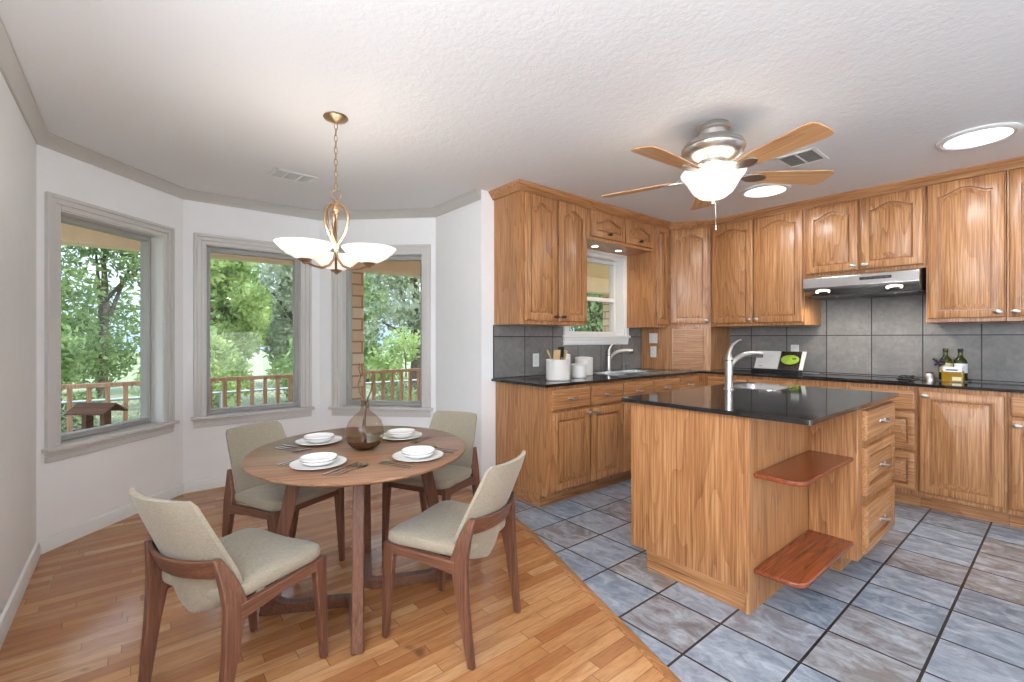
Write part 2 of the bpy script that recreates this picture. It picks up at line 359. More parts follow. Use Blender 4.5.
# keep the left wall's thickness outside the room
bpy.data.objects['wall_left'].location = (-3.79, -.59, 0)
wall('wall_bay_left', C1, C2, HL); wall('wall_bay_center', C2, C3, HC); wall('wall_bay_right', C3, C4, HR)
wall('wall_bay_end', C4, (C5[0], C5[1]), None, th=.0025, e1=0); wall('wall_bay_outer', (-3.80, 2.17), (-3.195, 2.17), None, th=.12, e1=0, e0=0)
KH = (3.17-2.165, 3.99-2.165, 1.27, 2.06)
wall('wall_kitchen_left', (-3.03, 2.168), (-3.03, YB), (KH[0]-.003, KH[1]-.003, KH[2], KH[3]), e0=0)
wall('wall_back', (-3.03, YB), (XR, YB), None)
wall('wall_right', (XR, YB), (XR, -.43), None)
W0 = [(-2.5-.53, 2.205), (-2.497, 2.054), (-2.139, 1.955), (-.92, 1.53), (1.6, .70), (3.5, .07)]
poly_wood = [(-3.79, -.45), (3.55, -.45), (3.55, .055)] + [(1.6, .70), (-.92, 1.53), (-2.139, 1.955), (-2.497, 2.054), (-3.05, 2.205), (-3.78, 2.2), (-4.6, 1.4), (-4.6, .28)]
poly_tile = [(3.55, .055), (3.55, 5.0), (-3.05, 5.0), (-3.05, 2.205), (-2.497, 2.054), (-2.139, 1.955), (-.92, 1.53), (1.6, .70)]
struct(MB().prism(poly_wood, -.05, 0).build('floor', M['planks'], smooth=False))
struct(MB().prism(poly_tile, -.05, 0).build('floor_tile', M['tile'], smooth=False))
thr = [(x, y) for x, y in ((-3.05, 2.19), (-2.497, 2.045), (-2.139, 1.948), (-.92, 1.523), (1.6, .693), (3.5, .06))]
struct(sweep(thr, [(-.022, -.004), (-.022, .003), (-.014, .010), (.012, .010), (.020, .004), (.020, -.004)], 1).build('trim_1', M['oak_h']))
poly_c = [(3.7, -.62), (3.7, 5.15), (-3.2, 5.15), (-3.2, 2.3), (-3.85, 2.3), (-4.75, 1.45), (-4.75, .25), (-3.85, -.62)]
struct(MB().prism(poly_c, ZC, ZC+.2).build('ceiling', M['ceiling'], smooth=False))
# baseboard and bay crown
bb = [(0, 0), (.018, 0), (.018, .045), (.014, .06), (.010, .075), (0, .082)]
path = [(3.49, -.43), C1, C2, C3, C4, C5, (-3.03, 2.28)]
pathr = list(reversed(path))
struct(sweep(path, bb, -1).build('baseboard_left', M['white_trim']))
cp = [(0, ZC-.075), (.008, ZC-.075), (.012, ZC-.06), (.03, ZC-.035), (.045, ZC-.012), (.05, ZC-.01), (.05, ZC-.001), (0, ZC-.001)]
struct(sweep([(3.49, -.43), C1, C2, C3, C4, (-3.035, C5[1])], cp, -1).build('trim_2', M['crown']))

def frame_prof(x0, x1, z0, z1, w_, y0, y1, m):   # rectangular frame of 4 boxes
    m.box(x0-w_, x0, y0, y1, z0-w_, z1+w_); m.box(x1, x1+w_, y0, y1, z0-w_, z1+w_); m.box(x0, x1, y0, y1, z1, z1+w_); m.box(x0, x1, y0, y1, z0-w_, z0)
def window(n, p, q, hole, sash=False, mat='trim', cw=.085, sillout=.05):
    loc, a, L = wallframe(p, q); s0, s1, h0, h1 = hole
    W = empty('window_%d' % n, loc, a); struct(W)
    m = MB()
    for i, (o0, o1, th) in enumerate(((0, .030, .012), (.030, .062, .018), (.062, cw, .025))):   # stepped casing, sides and head
        m.box(s0-o1, s0-o0, -th, 0, h0, h1+o1); m.box(s1+o0, s1+o1, -th, 0, h0, h1+o1); m.box(s0-o0, s1+o0, -th, 0, h1+o0, h1+o1)
    m.build('window_casing', M[mat], W, bev=.003)
    m = MB().box(s0-cw-.02, s1+cw+.02, -sillout, 0, h0-.022, h0+.004).box(s0+.001, s1-.001, -.001, .10, h0-.018, h0+.004); m.build('window_sill', M[mat], W, bev=.006)
    m = MB().box(s0-cw, s1+cw, -.022, 0, h0-.05, h0-.022); m.box(s0-cw, s1+cw, -.016, 0, h0-.085, h0-.05); m.build('sill_apron', M[mat], W, bev=.004)
    m = MB(); e = .004                                                      # jamb lining
    m.box(s0, s0+e, 0, .15, h0, h1); m.box(s1-e, s1, 0, .15, h0, h1); m.box(s0, s1, 0, .15, h1-e, h1)
    m.build('window_jamb', M['white_trim'], W)
    fw = .036; fz0 = h0+fw+.006; m = MB()
    frame_prof(s0+fw+e, s1-fw-e, fz0, h1-fw-e, fw, .09, .15, m); frame_prof(s0+fw+e, s1-fw-e, fz0, h1-fw-e, .010, .078, .09, m)
    if sash: m.box(s0+fw, s1-fw, .085, .13, (h0+h1)/2-.04, (h0+h1)/2+.0); 
    m.build('window_frame', M['vinyl'] if not sash else M['white_trim'], W, bev=.003)
    MB().box(s0+fw, s1-fw, .118, .122, fz0-.004, h1-fw).build('glass_pane', M['pane'], W, smooth=False)
    return W
window(1, C1, C2, HL); window(2, C2, C3, HC); window(3, C3, C4, HR)
window(4, C5, (-3.03, YB), KH, True, 'white_trim', .075, .035)

# ------------------------------------------------------------------ doors, drawers, hardware
def archloop(w_, h, st, e, rise, K=18):
    x0, x1, z0 = st+e, w_-st-e, st+e; zt = h-st-e; pts = [(x0, z0), (x1, z0)]
    for i in range(K+1):
        u = 1-2*i/K; x = (x0+x1)/2+u*(x1-x0)/2
        b = .5+.5*math.cos(math.pi*min(1, abs(u)/.86)); b = b**.75
        pts.append((x, zt-rise*(1-b)))
    return pts
def outerloop(w_, h, e, K=18):
    x0, x1 = e, w_-e; pts = [(x0, e), (x1, e)]
    for i in range(K+1): pts.append(((x0+x1)/2+(1-2*i/K)*(x1-x0)/2, h-e))
    return pts
def panel_mesh(w_, h, st=.055, rise=0, t=.024, slab=False):
    L = lambda pts, y: [(x, y, z) for x, z in pts]
    rings = [L(outerloop(w_, h, 0), 0), L(outerloop(w_, h, 0), -t+.007), L(outerloop(w_, h, .002), -t+.003), L(outerloop(w_, h, .007), -t)]
    if slab: rings += [L(outerloop(w_, h, .02), -t-.001)]
    else:
        st_ = min(st, w_*.24, h*.3)
        rings += [L(archloop(w_, h, st_, 0, rise), -t), L(archloop(w_, h, st_, .002, rise), -t+.018), L(archloop(w_, h, st_, .013, rise), -t+.0185),
                  L(archloop(w_, h, st_, .0145, rise), -t+.010), L(archloop(w_, h, st_, min(.040, w_*.13, h*.15), rise), -t+.002), L(archloop(w_, h, st_, min(.044, w_*.14, h*.16), rise), -t+.0005)]
    return MB().loft(rings)
def knob(parent, x, z, mat='pewter', y=-.024, big=True):
    m = MB()
    m.lathe([(.006, 0), (.005, .012), (.009, .014), (.0105, .017), (.010, .021), (.006, .0245), (.0005, .0255)], seg=12)
    s = 1.35 if big else 1
    m.v = [(v[0]*1.75*s, v[1]*s, v[2]*s) for v in m.v]
    m.xf(Matrix.Rotation(R(90), 4, 'X'))
    return m.build('knob', M[mat], parent, loc=(x, y, z))
def pull(parent, x, z, y=-.0255, wdt=.085, mat='nickel'):
    m = MB(); pts = []; rad = []
    for i in range(15):
        u = -1+2*i/14; pts.append((u*wdt/2, -.026*(1-abs(u)**3.0)-.002, -.004*math.cos(u*math.pi/2)+.006*abs(u))); rad.append(.0045+.0025*(1-abs(u)))
    m.tube(pts, rad, 8)
    for sx_ in (-1, 1): m.lathe([(.009, 0), (.008, .003), (.0005, .004)], seg=10); 
    n = len(m.v)//1
    # rosettes are turned to the drawer face
    mm = MB().tube(pts, rad, 8)
    for sx_ in (-1, 1):
        r_ = MB().lathe([(.0095, 0), (.008, .004), (.0005, .0055)], seg=12).xf(Matrix.Translation((sx_*wdt/2, 0, 0)) @ Matrix.Rotation(R(90), 4, 'X')); mm.add(r_.v, r_.f)
    return mm.build('handle', M[mat], parent, loc=(x, y, z))
def front(parent, kind, x0, x1, z0, z1, hw=None, rise=0, slab=False):
    """a door or drawer front in cabinet-local coordinates (face at y=0)"""
    w_, h = x1-x0, z1-z0
    o = panel_mesh(w_, h, .055 if kind == 'door' else .038, rise, slab=slab).build(kind, M['oak'] if kind == 'door' else M['oak_h'], parent, loc=(x0, -.001, z0))
    if hw:
        k, px_, pz_ = hw[:3]
        if k == 'knob': knob(o, px_*w_ if px_ <= 1 else px_, pz_*h, hw[3] if len(hw) > 3 else 'pewter')
        else: pull(o, w_/2, h/2)
    return o
def KN(side, up, w_, h, mat='pewter'): # knob spot near a corner, as fractions
    return ('knob', (.03/w_ if side == 'l' else 1-.03/w_), ((h-.03)/h if up else .035/h), mat)
def door(parent, x0, x1, z0, z1, side, up, rise=0, mat='pewter'):
    return front(parent, 'door', x0, x1, z0, z1, KN(side, up, x1-x0, z1-z0, mat), rise)

# ------------------------------------------------------------------ upper cabinets
def uppercab(label, loc, rz, wdt, dep, z0, z1=ZC-.003, group=None):
    E_ = empty('upper_cabinet', loc, rz, label, 'cabinet')
    m = MB().box(0, wdt, .0, dep, z0, z1); m.build('cabinet_body', M['oak'], E_, bev=.002); return E_
SW, DT = R(90), 2.372
u1 = uppercab('tall two-door oak upper cabinet left of the sink window, beside the white wall corner', (-2.70, 2.29, 0), SW, .755, .328, 1.355)
door(u1, .038, .383, 1.385, DT, 'r', False, .05, 'darkknob'); door(u1, .405, .742, 1.385, DT, 'l', False, .05, 'darkknob')
u2 = uppercab('short two-door oak cabinet bridging above the sink window', (-2.70, 3.047, 0), SW, .985, .328, 2.115)
for x0, x1 in ((.05, .512), (.53, .965)):
    front(u2, 'door', x0, x1, 2.14, DT, ('knob', .5, .17, 'darkknob'), .045)
for yy in (.30, .65):
    pk = MB().lathe([(.034, .0), (.036, -.004), (.034, -.010), (.030, -.011)], seg=20, cap=False).build('puck_light', M['nickel'], u2, loc=(yy, .16, 2.1145))
    MB().lathe([(.0305, -.0095), (.0005, -.0096)], seg=20).build('lens', M['puck'], pk)
    lamp('puck_lamp', 'SPOT', (-2.70-.16, 3.047+yy, 2.095), (0, 0, 0), energy=3.0, size=.02, color=(1, .80, .55), spot_size=R(150), spot_blend=.8)
u3 = uppercab('narrow plain oak cabinet right of the sink window, before the diagonal corner', (-2.70, 4.035, 0), SW, .273, .328, 1.355)
front(u3, 'door', .05, .245, 1.385, DT)
bpy.data.objects[u3.children[-1].name if u3.children else 'door'].name = 'door'
# diagonal corner wall cabinet and the appliance garage below it
A_ = Vector((-2.70, 4.31)); B_ = Vector((-2.36, 4.55)); dang = math.atan2(B_.y-A_.y, B_.x-A_.x); dlen = (B_-A_).length
def diagbody(name, z0, z1, parent, mat=M['oak'], hole=None):
    P = [A_, B_, Vector((-2.36, YB-.003)), Vector((-3.027, YB-.003)), Vector((-3.027, 4.31))]
    mi = Matrix.Rotation(-dang, 2); Q = [tuple(mi @ (p-A_)) for p in P]
    return MB().prism(Q, z0, z1).build(name, mat, parent, bev=.002)
u4 = empty('corner_cabinet', (A_.x, A_.y, 0), dang, 'diagonal corner oak upper cabinet with a single arched door', 'cabinet')
diagbody('cabinet_body', 1.362, ZC-.003, u4)
door(u4, .022, dlen-.022, 1.39, DT, 'r', False, .05)
u4b = empty('appliance_garage', (A_.x, A_.y, 0), dang, 'oak appliance garage with roll-down front under the diagonal corner cabinet', 'cabinet')
diagbody('garage_body', .918, 1.361, u4b)
m = MB()
for k in range(26): m.box(.05, dlen-.07, -.006, -.0, .955+k*.0148, .955+k*.0148+.0135)
m.build('tambour_door', M['oak_h'], u4b, bev=.002)
m = MB().box(.038, .052, -.012, -.0005, .93, 1.35).build('door_track', M['oak'], u4b, bev=.002); MB().box(dlen-.072, dlen-.058, -.012, -.0005, .93, 1.35).build('door_track', M['oak'], u4b, bev=.002)
MB().box(.053, dlen-.073, -.012, -.001, .932, .953).build('bottom_rail', M['oak_h'], u4b, bev=.003)

u5 = uppercab('tall two-door oak upper cabinet left of the range hood', (-2.357, 4.55, 0), 0, .850, YB-4.553, 1.362)
door(u5, .012, .415, 1.39, DT, 'r', False, .045); door(u5, .425, .838, 1.39, DT, 'l', False, .045)
u6 = uppercab('short two-door oak cabinet directly above the range hood', (-1.505, 4.55, 0), 0, .795, YB-4.553, 1.772)
door(u6, .015, .385, 1.80, DT-.01, 'r', False, .045); door(u6, .405, .783, 1.80, DT-.01, 'l', False, .045)
u7 = uppercab('tall oak upper cabinet with one wide arched door right of the range hood', (-.708, 4.55, 0), 0, .408, YB-4.553, 1.362)
door(u7, .012, .402, 1.39, DT, 'r', False, .045)
u8 = uppercab('oak upper cabinet cut off by the right edge of the photo', (-.298, 4.55, 0), 0, .80, YB-4.553, 1.362)
door(u8, .012, .39, 1.39, DT, 'l', False, .045); door(u8, .41, .788, 1.39, DT, 'l', False, .045)
cprof = [(0, 2.376), (.016, 2.376), (.020, 2.388), (.026, 2.394), (.044, 2.418), (.052, 2.424), (.056, 2.4385), (0, 2.4385)]
cpath = [(-3.028, 2.288), (-2.698, 2.288), (-2.698, 4.31), (-2.36, 4.548), (.50, 4.548)]
struct(sweep(cpath, cprof, -1, (0, 3)).build('trim_3', M['oak_hy'])); struct(sweep(cpath, cprof, -1, (2, 5)).build('trim_8', M['oak_h']))

# ------------------------------------------------------------------ base cabinets
def basecab(name, label, loc, rz, wdt, dep=.588, endl=False, hollow=False):
    E_ = empty(name, loc, rz, label, 'cabinet')
    m = MB()
    if hollow: m.box(0, wdt, 0, dep, .10, .68).box(0, wdt, 0, .019, .68, .896).box(0, .018, .019, dep, .68, .896).box(wdt-.012, wdt, .019, dep, .68, .896)
    else: m.box(0, wdt, 0, dep, .10, .896)
    m.build('cabinet_body', M['oak'], E_, bev=0 if hollow else .002)
    MB().box(.012 if endl else 0, wdt, .085, dep, 0, .0995).build('toe_kick', M['oak_h'], E_)
    return E_
bx, bd = -2.42, .606
b1 = basecab('base_cabinet', 'oak base cabinet with two doors and two drawers at the dining end of the counter', (bx, 2.303, 0), SW, .866, bd, True)
front(b1, 'drawer', .04, .447, .722, .868, ('pull', 0, 0), slab=True); front(b1, 'drawer', .473, .858, .722, .868, ('pull', 0, 0), slab=True)
door(b1, .04, .447, .128, .700, 'r', True); door(b1, .473, .858, .128, .700, 'l', True)
b2 = basecab('sink_cabinet', 'oak sink base cabinet under the kitchen window, partly behind the island', (bx, 3.170, 0), SW, .874, bd, hollow=True)
front(b2, 'drawer', .006, .425, .722, .868, ('pull', 0, 0), slab=True); front(b2, 'drawer', .437, .866, .722, .868, ('pull', 0, 0), slab=True)
door(b2, .006, .425, .128, .700, 'r', True); door(b2, .437, .866, .128, .700, 'l', True)
b3 = basecab('base_cabinet', 'oak base cabinet in the inner corner, right of the sink cabinet', (bx, 4.045, 0), SW, .91, bd)
front(b3, 'drawer', .012, .335, .722, .868, ('pull', 0, 0), slab=True); door(b3, .012, .335, .128, .700, 'l', True)
fy_ = 4.425; bdb = YB-.003-fy_
b4 = basecab('base_cabinet', 'oak base cabinet along the range wall, next to the inner corner', (-2.417, fy_, 0), 0, .88, bdb)
front(b4, 'drawer', .10, .47, .722, .868, ('pull', 0, 0), slab=True); front(b4, 'drawer', .49, .87, .722, .868, ('pull', 0, 0), slab=True)
door(b4, .10, .47, .128, .700, 'r', True); door(b4, .49, .87, .128, .700, 'l', True)
b5 = basecab('cooktop_cabinet', 'oak base cabinet under the cooktop, behind the island', (-1.535, fy_, 0), 0, .375, bdb)
door(b5, .01, .365, .128, .845, 'r', True)
b6 = basecab('drawer_cabinet', 'oak base cabinet with a stack of drawers, right behind the island', (-1.158, fy_, 0), 0, .423, bdb)
front(b6, 'drawer', .012, .412, .722, .862, None, slab=True); front(b6, 'drawer', .012, .412, .43, .703, ('pull', 0, 0)); front(b6, 'drawer', .012, .412, .135, .41, ('pull', 0, 0))
b7 = basecab('base_cabinet', 'oak base cabinet with a single full-height door beside the drawer stack', (-.733, fy_, 0), 0, .447, bdb)
door(b7, .012, .435, .135, .865, 'l', True)
b8 = basecab('base_cabinet', 'oak base cabinet with drawer over door, cut off by the right edge of the photo', (-.284, fy_, 0), 0, .80, bdb)
front(b8, 'drawer', .012, .39, .738, .862, None, slab=True); front(b8, 'drawer', .41, .79, .738, .862, None, slab=True)
door(b8, .012, .39, .135, .715, 'l', True); door(b8, .41, .79, .135, .715, 'l', True)

# worktop: L-shaped slab with a cut-out for the double sink
ct = MB(); z0, z1 = .897, .917; fx_ = -2.388; cy_ = fy_-.03
sx0, sx1, sy0, sy1 = -2.92, -2.50, 3.28, 4.03
ct.box(-3.028, fx_, 2.262, sy0, z0, z1); ct.box(-3.028, sx0, sy0, sy1, z0, z1); ct.box(sx1, fx_, sy0, sy1, z0, z1); ct.box(-3.028, fx_, sy1, YB-.002, z0, z1)
ct.box(fx_, .52, cy_, YB-.002, z0, z1)
wt = tag(ct.build('worktop', M['granite'], smooth=False), 'black granite L-shaped worktop running along both kitchen walls', 'worktop')
# double sink
def basin(m, x0, x1, y0, y1, zt, dp, th=.004):
    m.box(x0, x1, y0, y1, zt-dp, zt-dp+th); m.box(x0, x0+th, y0, y1, zt-dp, zt); m.box(x1-th, x1, y0, y1, zt-dp, zt); m.box(x0, x1, y0, y0+th, zt-dp, zt); m.box(x0, x1, y1-th, y1, zt-dp, zt)
sk = empty('kitchen_sink', ((sx0+sx1)/2, (sy0+sy1)/2, .70), 0, 'stainless double bowl sink set in the black worktop under the kitchen window', 'sink')
ox, oy = -(sx0+sx1)/2, -(sy0+sy1)/2
m = MB(); ym = (sy0+sy1)/2
basin(m, sx0+.002, sx1-.002, sy0+.002, ym-.012, .921, .19); basin(m, sx0+.002, sx1-.002, ym+.012, sy1-.002, .921, .19); m.box(sx0+.002, sx1-.002, ym-.012, ym+.012, .905, .921)
m.xf(Matrix.Translation((ox, oy, -.70))); m.build('sink_bowls', M['steel'], sk, smooth=False)
m = MB(); frame_pts = ((sx0-.014, sx0+.004, sy0-.014, sy1+.014), (sx1-.004, sx1+.014, sy0-.014, sy1+.014), (sx0, sx1, sy0-.014, sy0+.004), (sx0, sx1, sy1-.004, sy1+.014))
for a in frame_pts: m.box(*a, .9172, .922)
m.xf(Matrix.Translation((ox, oy, -.70))); m.build('sink_rim', M['steel'], sk)

def outlet(label, loc, rz, kind='outlet', w_=.072, h=.116):
    E_ = MB().box(-w_/2, w_/2, -.006, -.0005, -h/2, h/2).build('wall_outlet' if kind == 'outlet' else 'light_switch', M['plate'], loc=loc, rot=(0, 0, rz), bev=.003)
    tag(E_, label, 'outlet' if kind == 'outlet' else 'switch')
    if kind == 'outlet':
        for dz in (-.026, .026):
            MB().lathe([(.0155, 0), (.014, .003), (.0003, .0031)], seg=16).xf(Matrix.Rotation(R(90), 4, 'X')).build('socket', M['plate'], E_, loc=(0, -.006, dz))
            s_ = MB(); s_.box(-.007, -.005, -.0098, -.009, dz-.004, dz+.006); s_.box(.005, .007, -.0098, -.009, dz-.004, dz+.006); s_.build('slots', M['slot'], E_)
    else:
        for dx_ in ((-.023, .023) if w_ > .1 else (0,)): MB().box(dx_-.016, dx_+.016, -.010, -.006, -.033, .033).build('rocker', M['plate'], E_, bev=.002)
    return E_
# backsplash
bs = MB().box(0, 2.040, 0, .012, .918-1.26, 1.354-1.26); 
m = MB(); S0 = 2.28
def bsbox(y0, y1, z0_, z1_): m.box(y0-S0, y1-S0, 0, .010, z0_-1.26, z1_-1.26)
bsbox(2.28, 3.085, .918, 1.354); bsbox(3.085, 4.075, .918, 1.180); bsbox(4.075, 4.306, .918, 1.354)
struct(m.build('trim_4', M['splash'], loc=(-3.019, S0, 1.26), rot=(0, 0, SW), smooth=False))
m = MB(); XB = -.79
def b2box(x0, x1, z0_, z1_): m.box(x0-XB, x1-XB, 0, .010, z0_-1.272, z1_-1.272)
b2box(-2.356, -1.508, .918, 1.360); b2box(-1.508, -.712, .918, 1.770); b2box(-.712, .52, .918, 1.360)
struct(m.build('trim_5', M['splash'], loc=(XB, YB-.011, 1.272), smooth=False))
outlet('white wall outlet on the slate backsplash left of the white canisters', (-3.021, 2.744, 1.054), SW)
outlet('white wall outlet on the slate backsplash behind the utensil crock', (-3.021, 3.017, 1.062), SW)
outlet('white switch plate on the oak side of the appliance garage, above an outlet', (-2.87, 4.309, 1.245), 0, 'switch', .10, .105)
outlet('white outlet on the oak side of the appliance garage, below the switch', (-2.87, 4.309, 1.10), 0)
outlet('white wall outlet on the slate backsplash above the open cookbook', (-1.725, YB-.012, 1.125), 0)

# ------------------------------------------------------------------ range hood, cooktop
hd = empty('range_hood', (-1.486, YB-.012, 1.60), 0, 'stainless steel under-cabinet range hood with two lit lamps', 'range hood')
hw_ = .762; Y = lambda y: y-(YB-.012)
prof = [(Y(YB-.014), 1.768), (Y(4.48), 1.768), (Y(4.445), 1.756), (Y(4.435), 1.748), (Y(4.425), 1.668), (Y(4.435), 1.655), (Y(4.46), 1.640), (Y(4.50), 1.607), (Y(YB-.014), 1.600)]
MB().loft([[(x, y, z-1.60) for y, z in prof] for x in (0.002, hw_-.002)]).build('hood_body', M['steel'], hd, bev=.003)
MB().box(.02, hw_-.02, Y(4.50), Y(4.93), -.004, .001).build('grease_filter', M['steel_dark'], hd)
cpn = MB().box(.40, .60, Y(4.424), Y(4.432), .105, .128).build('control_strip', M['black'], hd, rot=(0, 0, 0), bev=.004)
m = MB()
for k in range(5): m.box(.43+k*.032, .45+k*.032, Y(4.4225), Y(4.4245), .112, .121)
m.build('button', M['steel_dark'], cpn)
for x in (.14, .61):
    mm = MB().lathe([(.001, 0), (.038, 0), (.042, .006)], seg=20); mm.v = [(v[0]*1.2, v[1]*.55, -v[2]) for v in mm.v]
    mm.xf(Matrix.Rotation(R(-22), 4, 'X')).build('hood_lamp', M['puck'], hd, loc=(x, Y(4.464), .0370))
    lamp('hood_light', 'SPOT', (-1.486+x, 4.52, 1.593), (R(12), 0, 0), energy=14, size=.03, color=(1, .93, .84), spot_size=R(150), spot_blend=.9)
m = MB()
for x in (.22, .60): m.lathe([(.012, 0), (.010, -.012), (.0005, -.013)], (x, Y(4.54), .004), 12)
m.build('filter_latch', M['steel'], hd)
ck = tag(MB().box(-1.50, -.80, 4.47, 4.90, .9172, .9225).build('cooktop', M['blackglass'], bev=.002), 'flat black glass cooktop in the worktop below the range hood', 'cooktop')
cd = MB()
rr = random.Random(3)
for i in range(7):
    a0 = rr.uniform(0, 6.28); pts = [(-.80+rr.uniform(-.02, .02)+.035*math.cos(a0+k*.7), 4.74+.025*math.sin(a0+k*.9), .929+rr.uniform(0, .026)) for k in range(6)]
    cd.tube([(p[0]-.08, p[1], p[2]) for p in pts], .004, 6)
# small trivet-like black burner cover
m = MB().lathe([(.045, 0), (.048, .006), (.030, .012), (.028, .020), (.012, .024), (.010, .034), (.0005, .036)], seg=16)
tv = tag(m.build('gas_cap', M['black'], loc=(-.858, 4.70, .9227), bev=.001), 'small black metal piece on the dark worktop, left of the oil bottles', 'kitchen item')
cd.xf(Matrix.Translation((.858+.02, -4.70, -.9227-.003))).build('prong', M['black'], tv)

# ------------------------------------------------------------------ island
isl = empty('kitchen_island', (-1.26, 2.15, 0), 0, 'oak kitchen island with open end shelves and a drawer stack, on the slate floor', 'island')
I = lambda m: m.xf(Matrix.Translation((1.26, -2.15, 0)))
I(MB().box(-1.575, -.955, 2.15, 3.56, .10, .74).box(-1.575, -.955, 2.15, 3.08, .74, .896).box(-1.575, -1.545, 3.08, 3.56, .74, .896).box(-1.17, -.955, 3.08, 3.56, .74, .896).box(-1.545, -1.17, 3.51, 3.56, .74, .896)).build('island_body', M['oak'], isl)
I(MB().box(-1.48, -.955, 2.158, 3.50, 0, .0995)).build('toe_kick', M['oak_h'], isl)
I(MB().box(-.953, -.935, 2.146, 3.56, 0.0, .896)).build('end_panel', M['oak'], isl, bev=.002)
I(MB().box(-.934, -.712, 2.875, 3.56, .10, .896)).build('drawer_tower', M['oak'], isl, bev=.002)
I(MB().box(-.934, -.80, 2.93, 3.53, 0, .0995)).build('tower_toe_kick', M['oak_h'], isl)
# painted corner strip trim on front right corner
I(MB().box(-.958, -.934, 2.1425, 2.1495, .10, .894)).build('corner_strip', M['oak'], isl, bev=.001)
for zt in (.20, .635):
    P = [(-.9335, 2.185), (-.9335, 2.873), (-.728, 2.873)]; cx_, cy2, r_ = -.728-.06, 2.185+.06, .06
    for k in range(9): a0 = -R(90)*k/8; P.append((cx_+r_*math.cos(a0), cy2+r_*math.sin(a0)))
    I(MB().prism(P, zt-.022, zt)).build('shelf', M['oak_red'], isl, bev=.006, seg=3)
tw = [(.715, .868, True), (.425, .675, False), (.125, .375, False)]
for z0_, z1_, sl in tw:
    w_ = .58; o = panel_mesh(w_, z1_-z0_, .045, 0, .024, sl).build('drawer', M['oak_h'], isl, loc=(-.712+1.26, 2.945-2.15, z0_), rot=(0, 0, SW)); pull(o, w_/2, (z1_-z0_)/2, -.0255, .10)
ic = MB(); ix0, ix1, iy0, iy1 = -1.617, -.676, 2.103, 3.575; qx0, qx1, qy0, qy1 = -1.52, -1.20, 3.12, 3.47
# slab with rounded corners and round-cornered sink hole
def rrect(x0, x1, y0, y1, r_, k=6):
    P = []
    for cx, cy, a0 in ((x1-r_, y0+r_, -90), (x1-r_, y1-r_, 0), (x0+r_, y1-r_, 90), (x0+r_, y0+r_, 180)):
        for i in range(k+1): a = R(a0+90*i/k); P.append((cx+r_*math.cos(a), cy+r_*math.sin(a)))
    return P
Po = rrect(ix0, ix1, iy0, iy1, .02); Pi = rrect(qx0, qx1, qy0, qy1, .06); n = len(Po)
ic.loft([[(x, y, .897) for x, y in Pi], [(x, y, .897) for x, y in Po], [(x, y, .902) for x, y in Po], [(x, y, .917) for x, y in Po], [(x, y, .917) for x, y in Pi]], cap=False)
ic.loft([[(x, y, .917) for x, y in Pi], [(x, y, .897) for x, y in Pi]], cap=False)
tag(ic.build('island_worktop', M['granite'], bev=0), 'black granite slab on top of the oak island', 'worktop')
s2 = empty('bar_sink', (-1.36, 3.295, .72), 0, 'small stainless sink set in the island worktop', 'sink')
m = MB(); S = [(.0, .919), (.012, .9195), (.014, .917), (.004, .905)]
rg = []
for off, zz_ in ((.012, .9175), (.012, .920), (-.004, .920), (-.010, .905), (-.018, .78), (-.04, .765)):
    rg.append([(x, y, zz_-.72) for x, y in rrect(qx0-off+1.36, qx1+off+1.36, qy0-off-3.295, qy1+off-3.295, .06+off*.5)])
m.loft(rg, cap=False); m.add(rg[-1], [tuple(range(len(rg[-1])))]); m.build('sink_bowl', M['steel'], s2)

def faucet(label, loc, rz, bh=.20, reach=.22, br=.024):
    E_ = empty('faucet', loc, rz, label, 'faucet')
    MB().lathe([(.032, 0), (.032, .006), (br, .012), (br, bh-.006), (br+.002, bh-.004), (br+.002, bh), (br-.003, bh+.003), (br-.006, bh+.02), (.010, bh+.034), (.0005, bh+.036)], seg=24).build('faucet_body', M['nickel'], E_)
    MB().lathe([(br+.0012, bh-.016), (br+.0012, bh-.011)], seg=24).build('seam_ring', M['steel_dark'], E_)
    pts = []; rad = []
    for i in range(17):
        u = i/16; pts.append((br*.6+reach*(.25*u+.75*u*u), 0, bh*.72+(.085)*math.sin(min(1, u)*math.pi*.60))); rad.append(.013+.005*math.sin(u*math.pi*.5))
    MB().tube(pts, rad, 12).build('spout', M['nickel'], E_)
    e_ = pts[-1]; MB().lathe([(.019, 0), (.017, -.022), (.001, -.023)], (e_[0]-.008, 0, e_[2]), 16).build('spray_head', M['steel_dark'], E_)
    pts = [(0, 0, bh+.025), (.008, 0, bh+.055), (.03, 0, bh+.09), (.065, 0, bh+.113), (.09, 0, bh+.120)]
    MB().tube(pts, [.014, .012, .008, .006, .005], 10).build('lever', M['nickel'], E_)
    return E_
faucet('tall brushed nickel pull-out faucet on the island worktop', (-1.43, 2.99, .917), R(62), .20, .225)
faucet('brushed nickel faucet behind the double sink under the kitchen window', (-2.982, 3.70, .917), R(28), .17, .22)
sd = tag(MB().lathe([(.016, 0), (.016, .004), (.009, .008), (.009, .04), (.012, .045), (.010, .062), (.0005, .064)], (0, 0, 0), 16).build('soap_dispenser', M['nickel'], loc=(-2.97, 3.93, .917)), 'small nickel soap pump right of the window sink faucet', 'soap dispenser')
MB().tube([(0, 0, .055), (.02, 0, .062), (.045, 0, .058)], [.006, .005, .004], 8).build('nozzle', M['nickel'], sd)

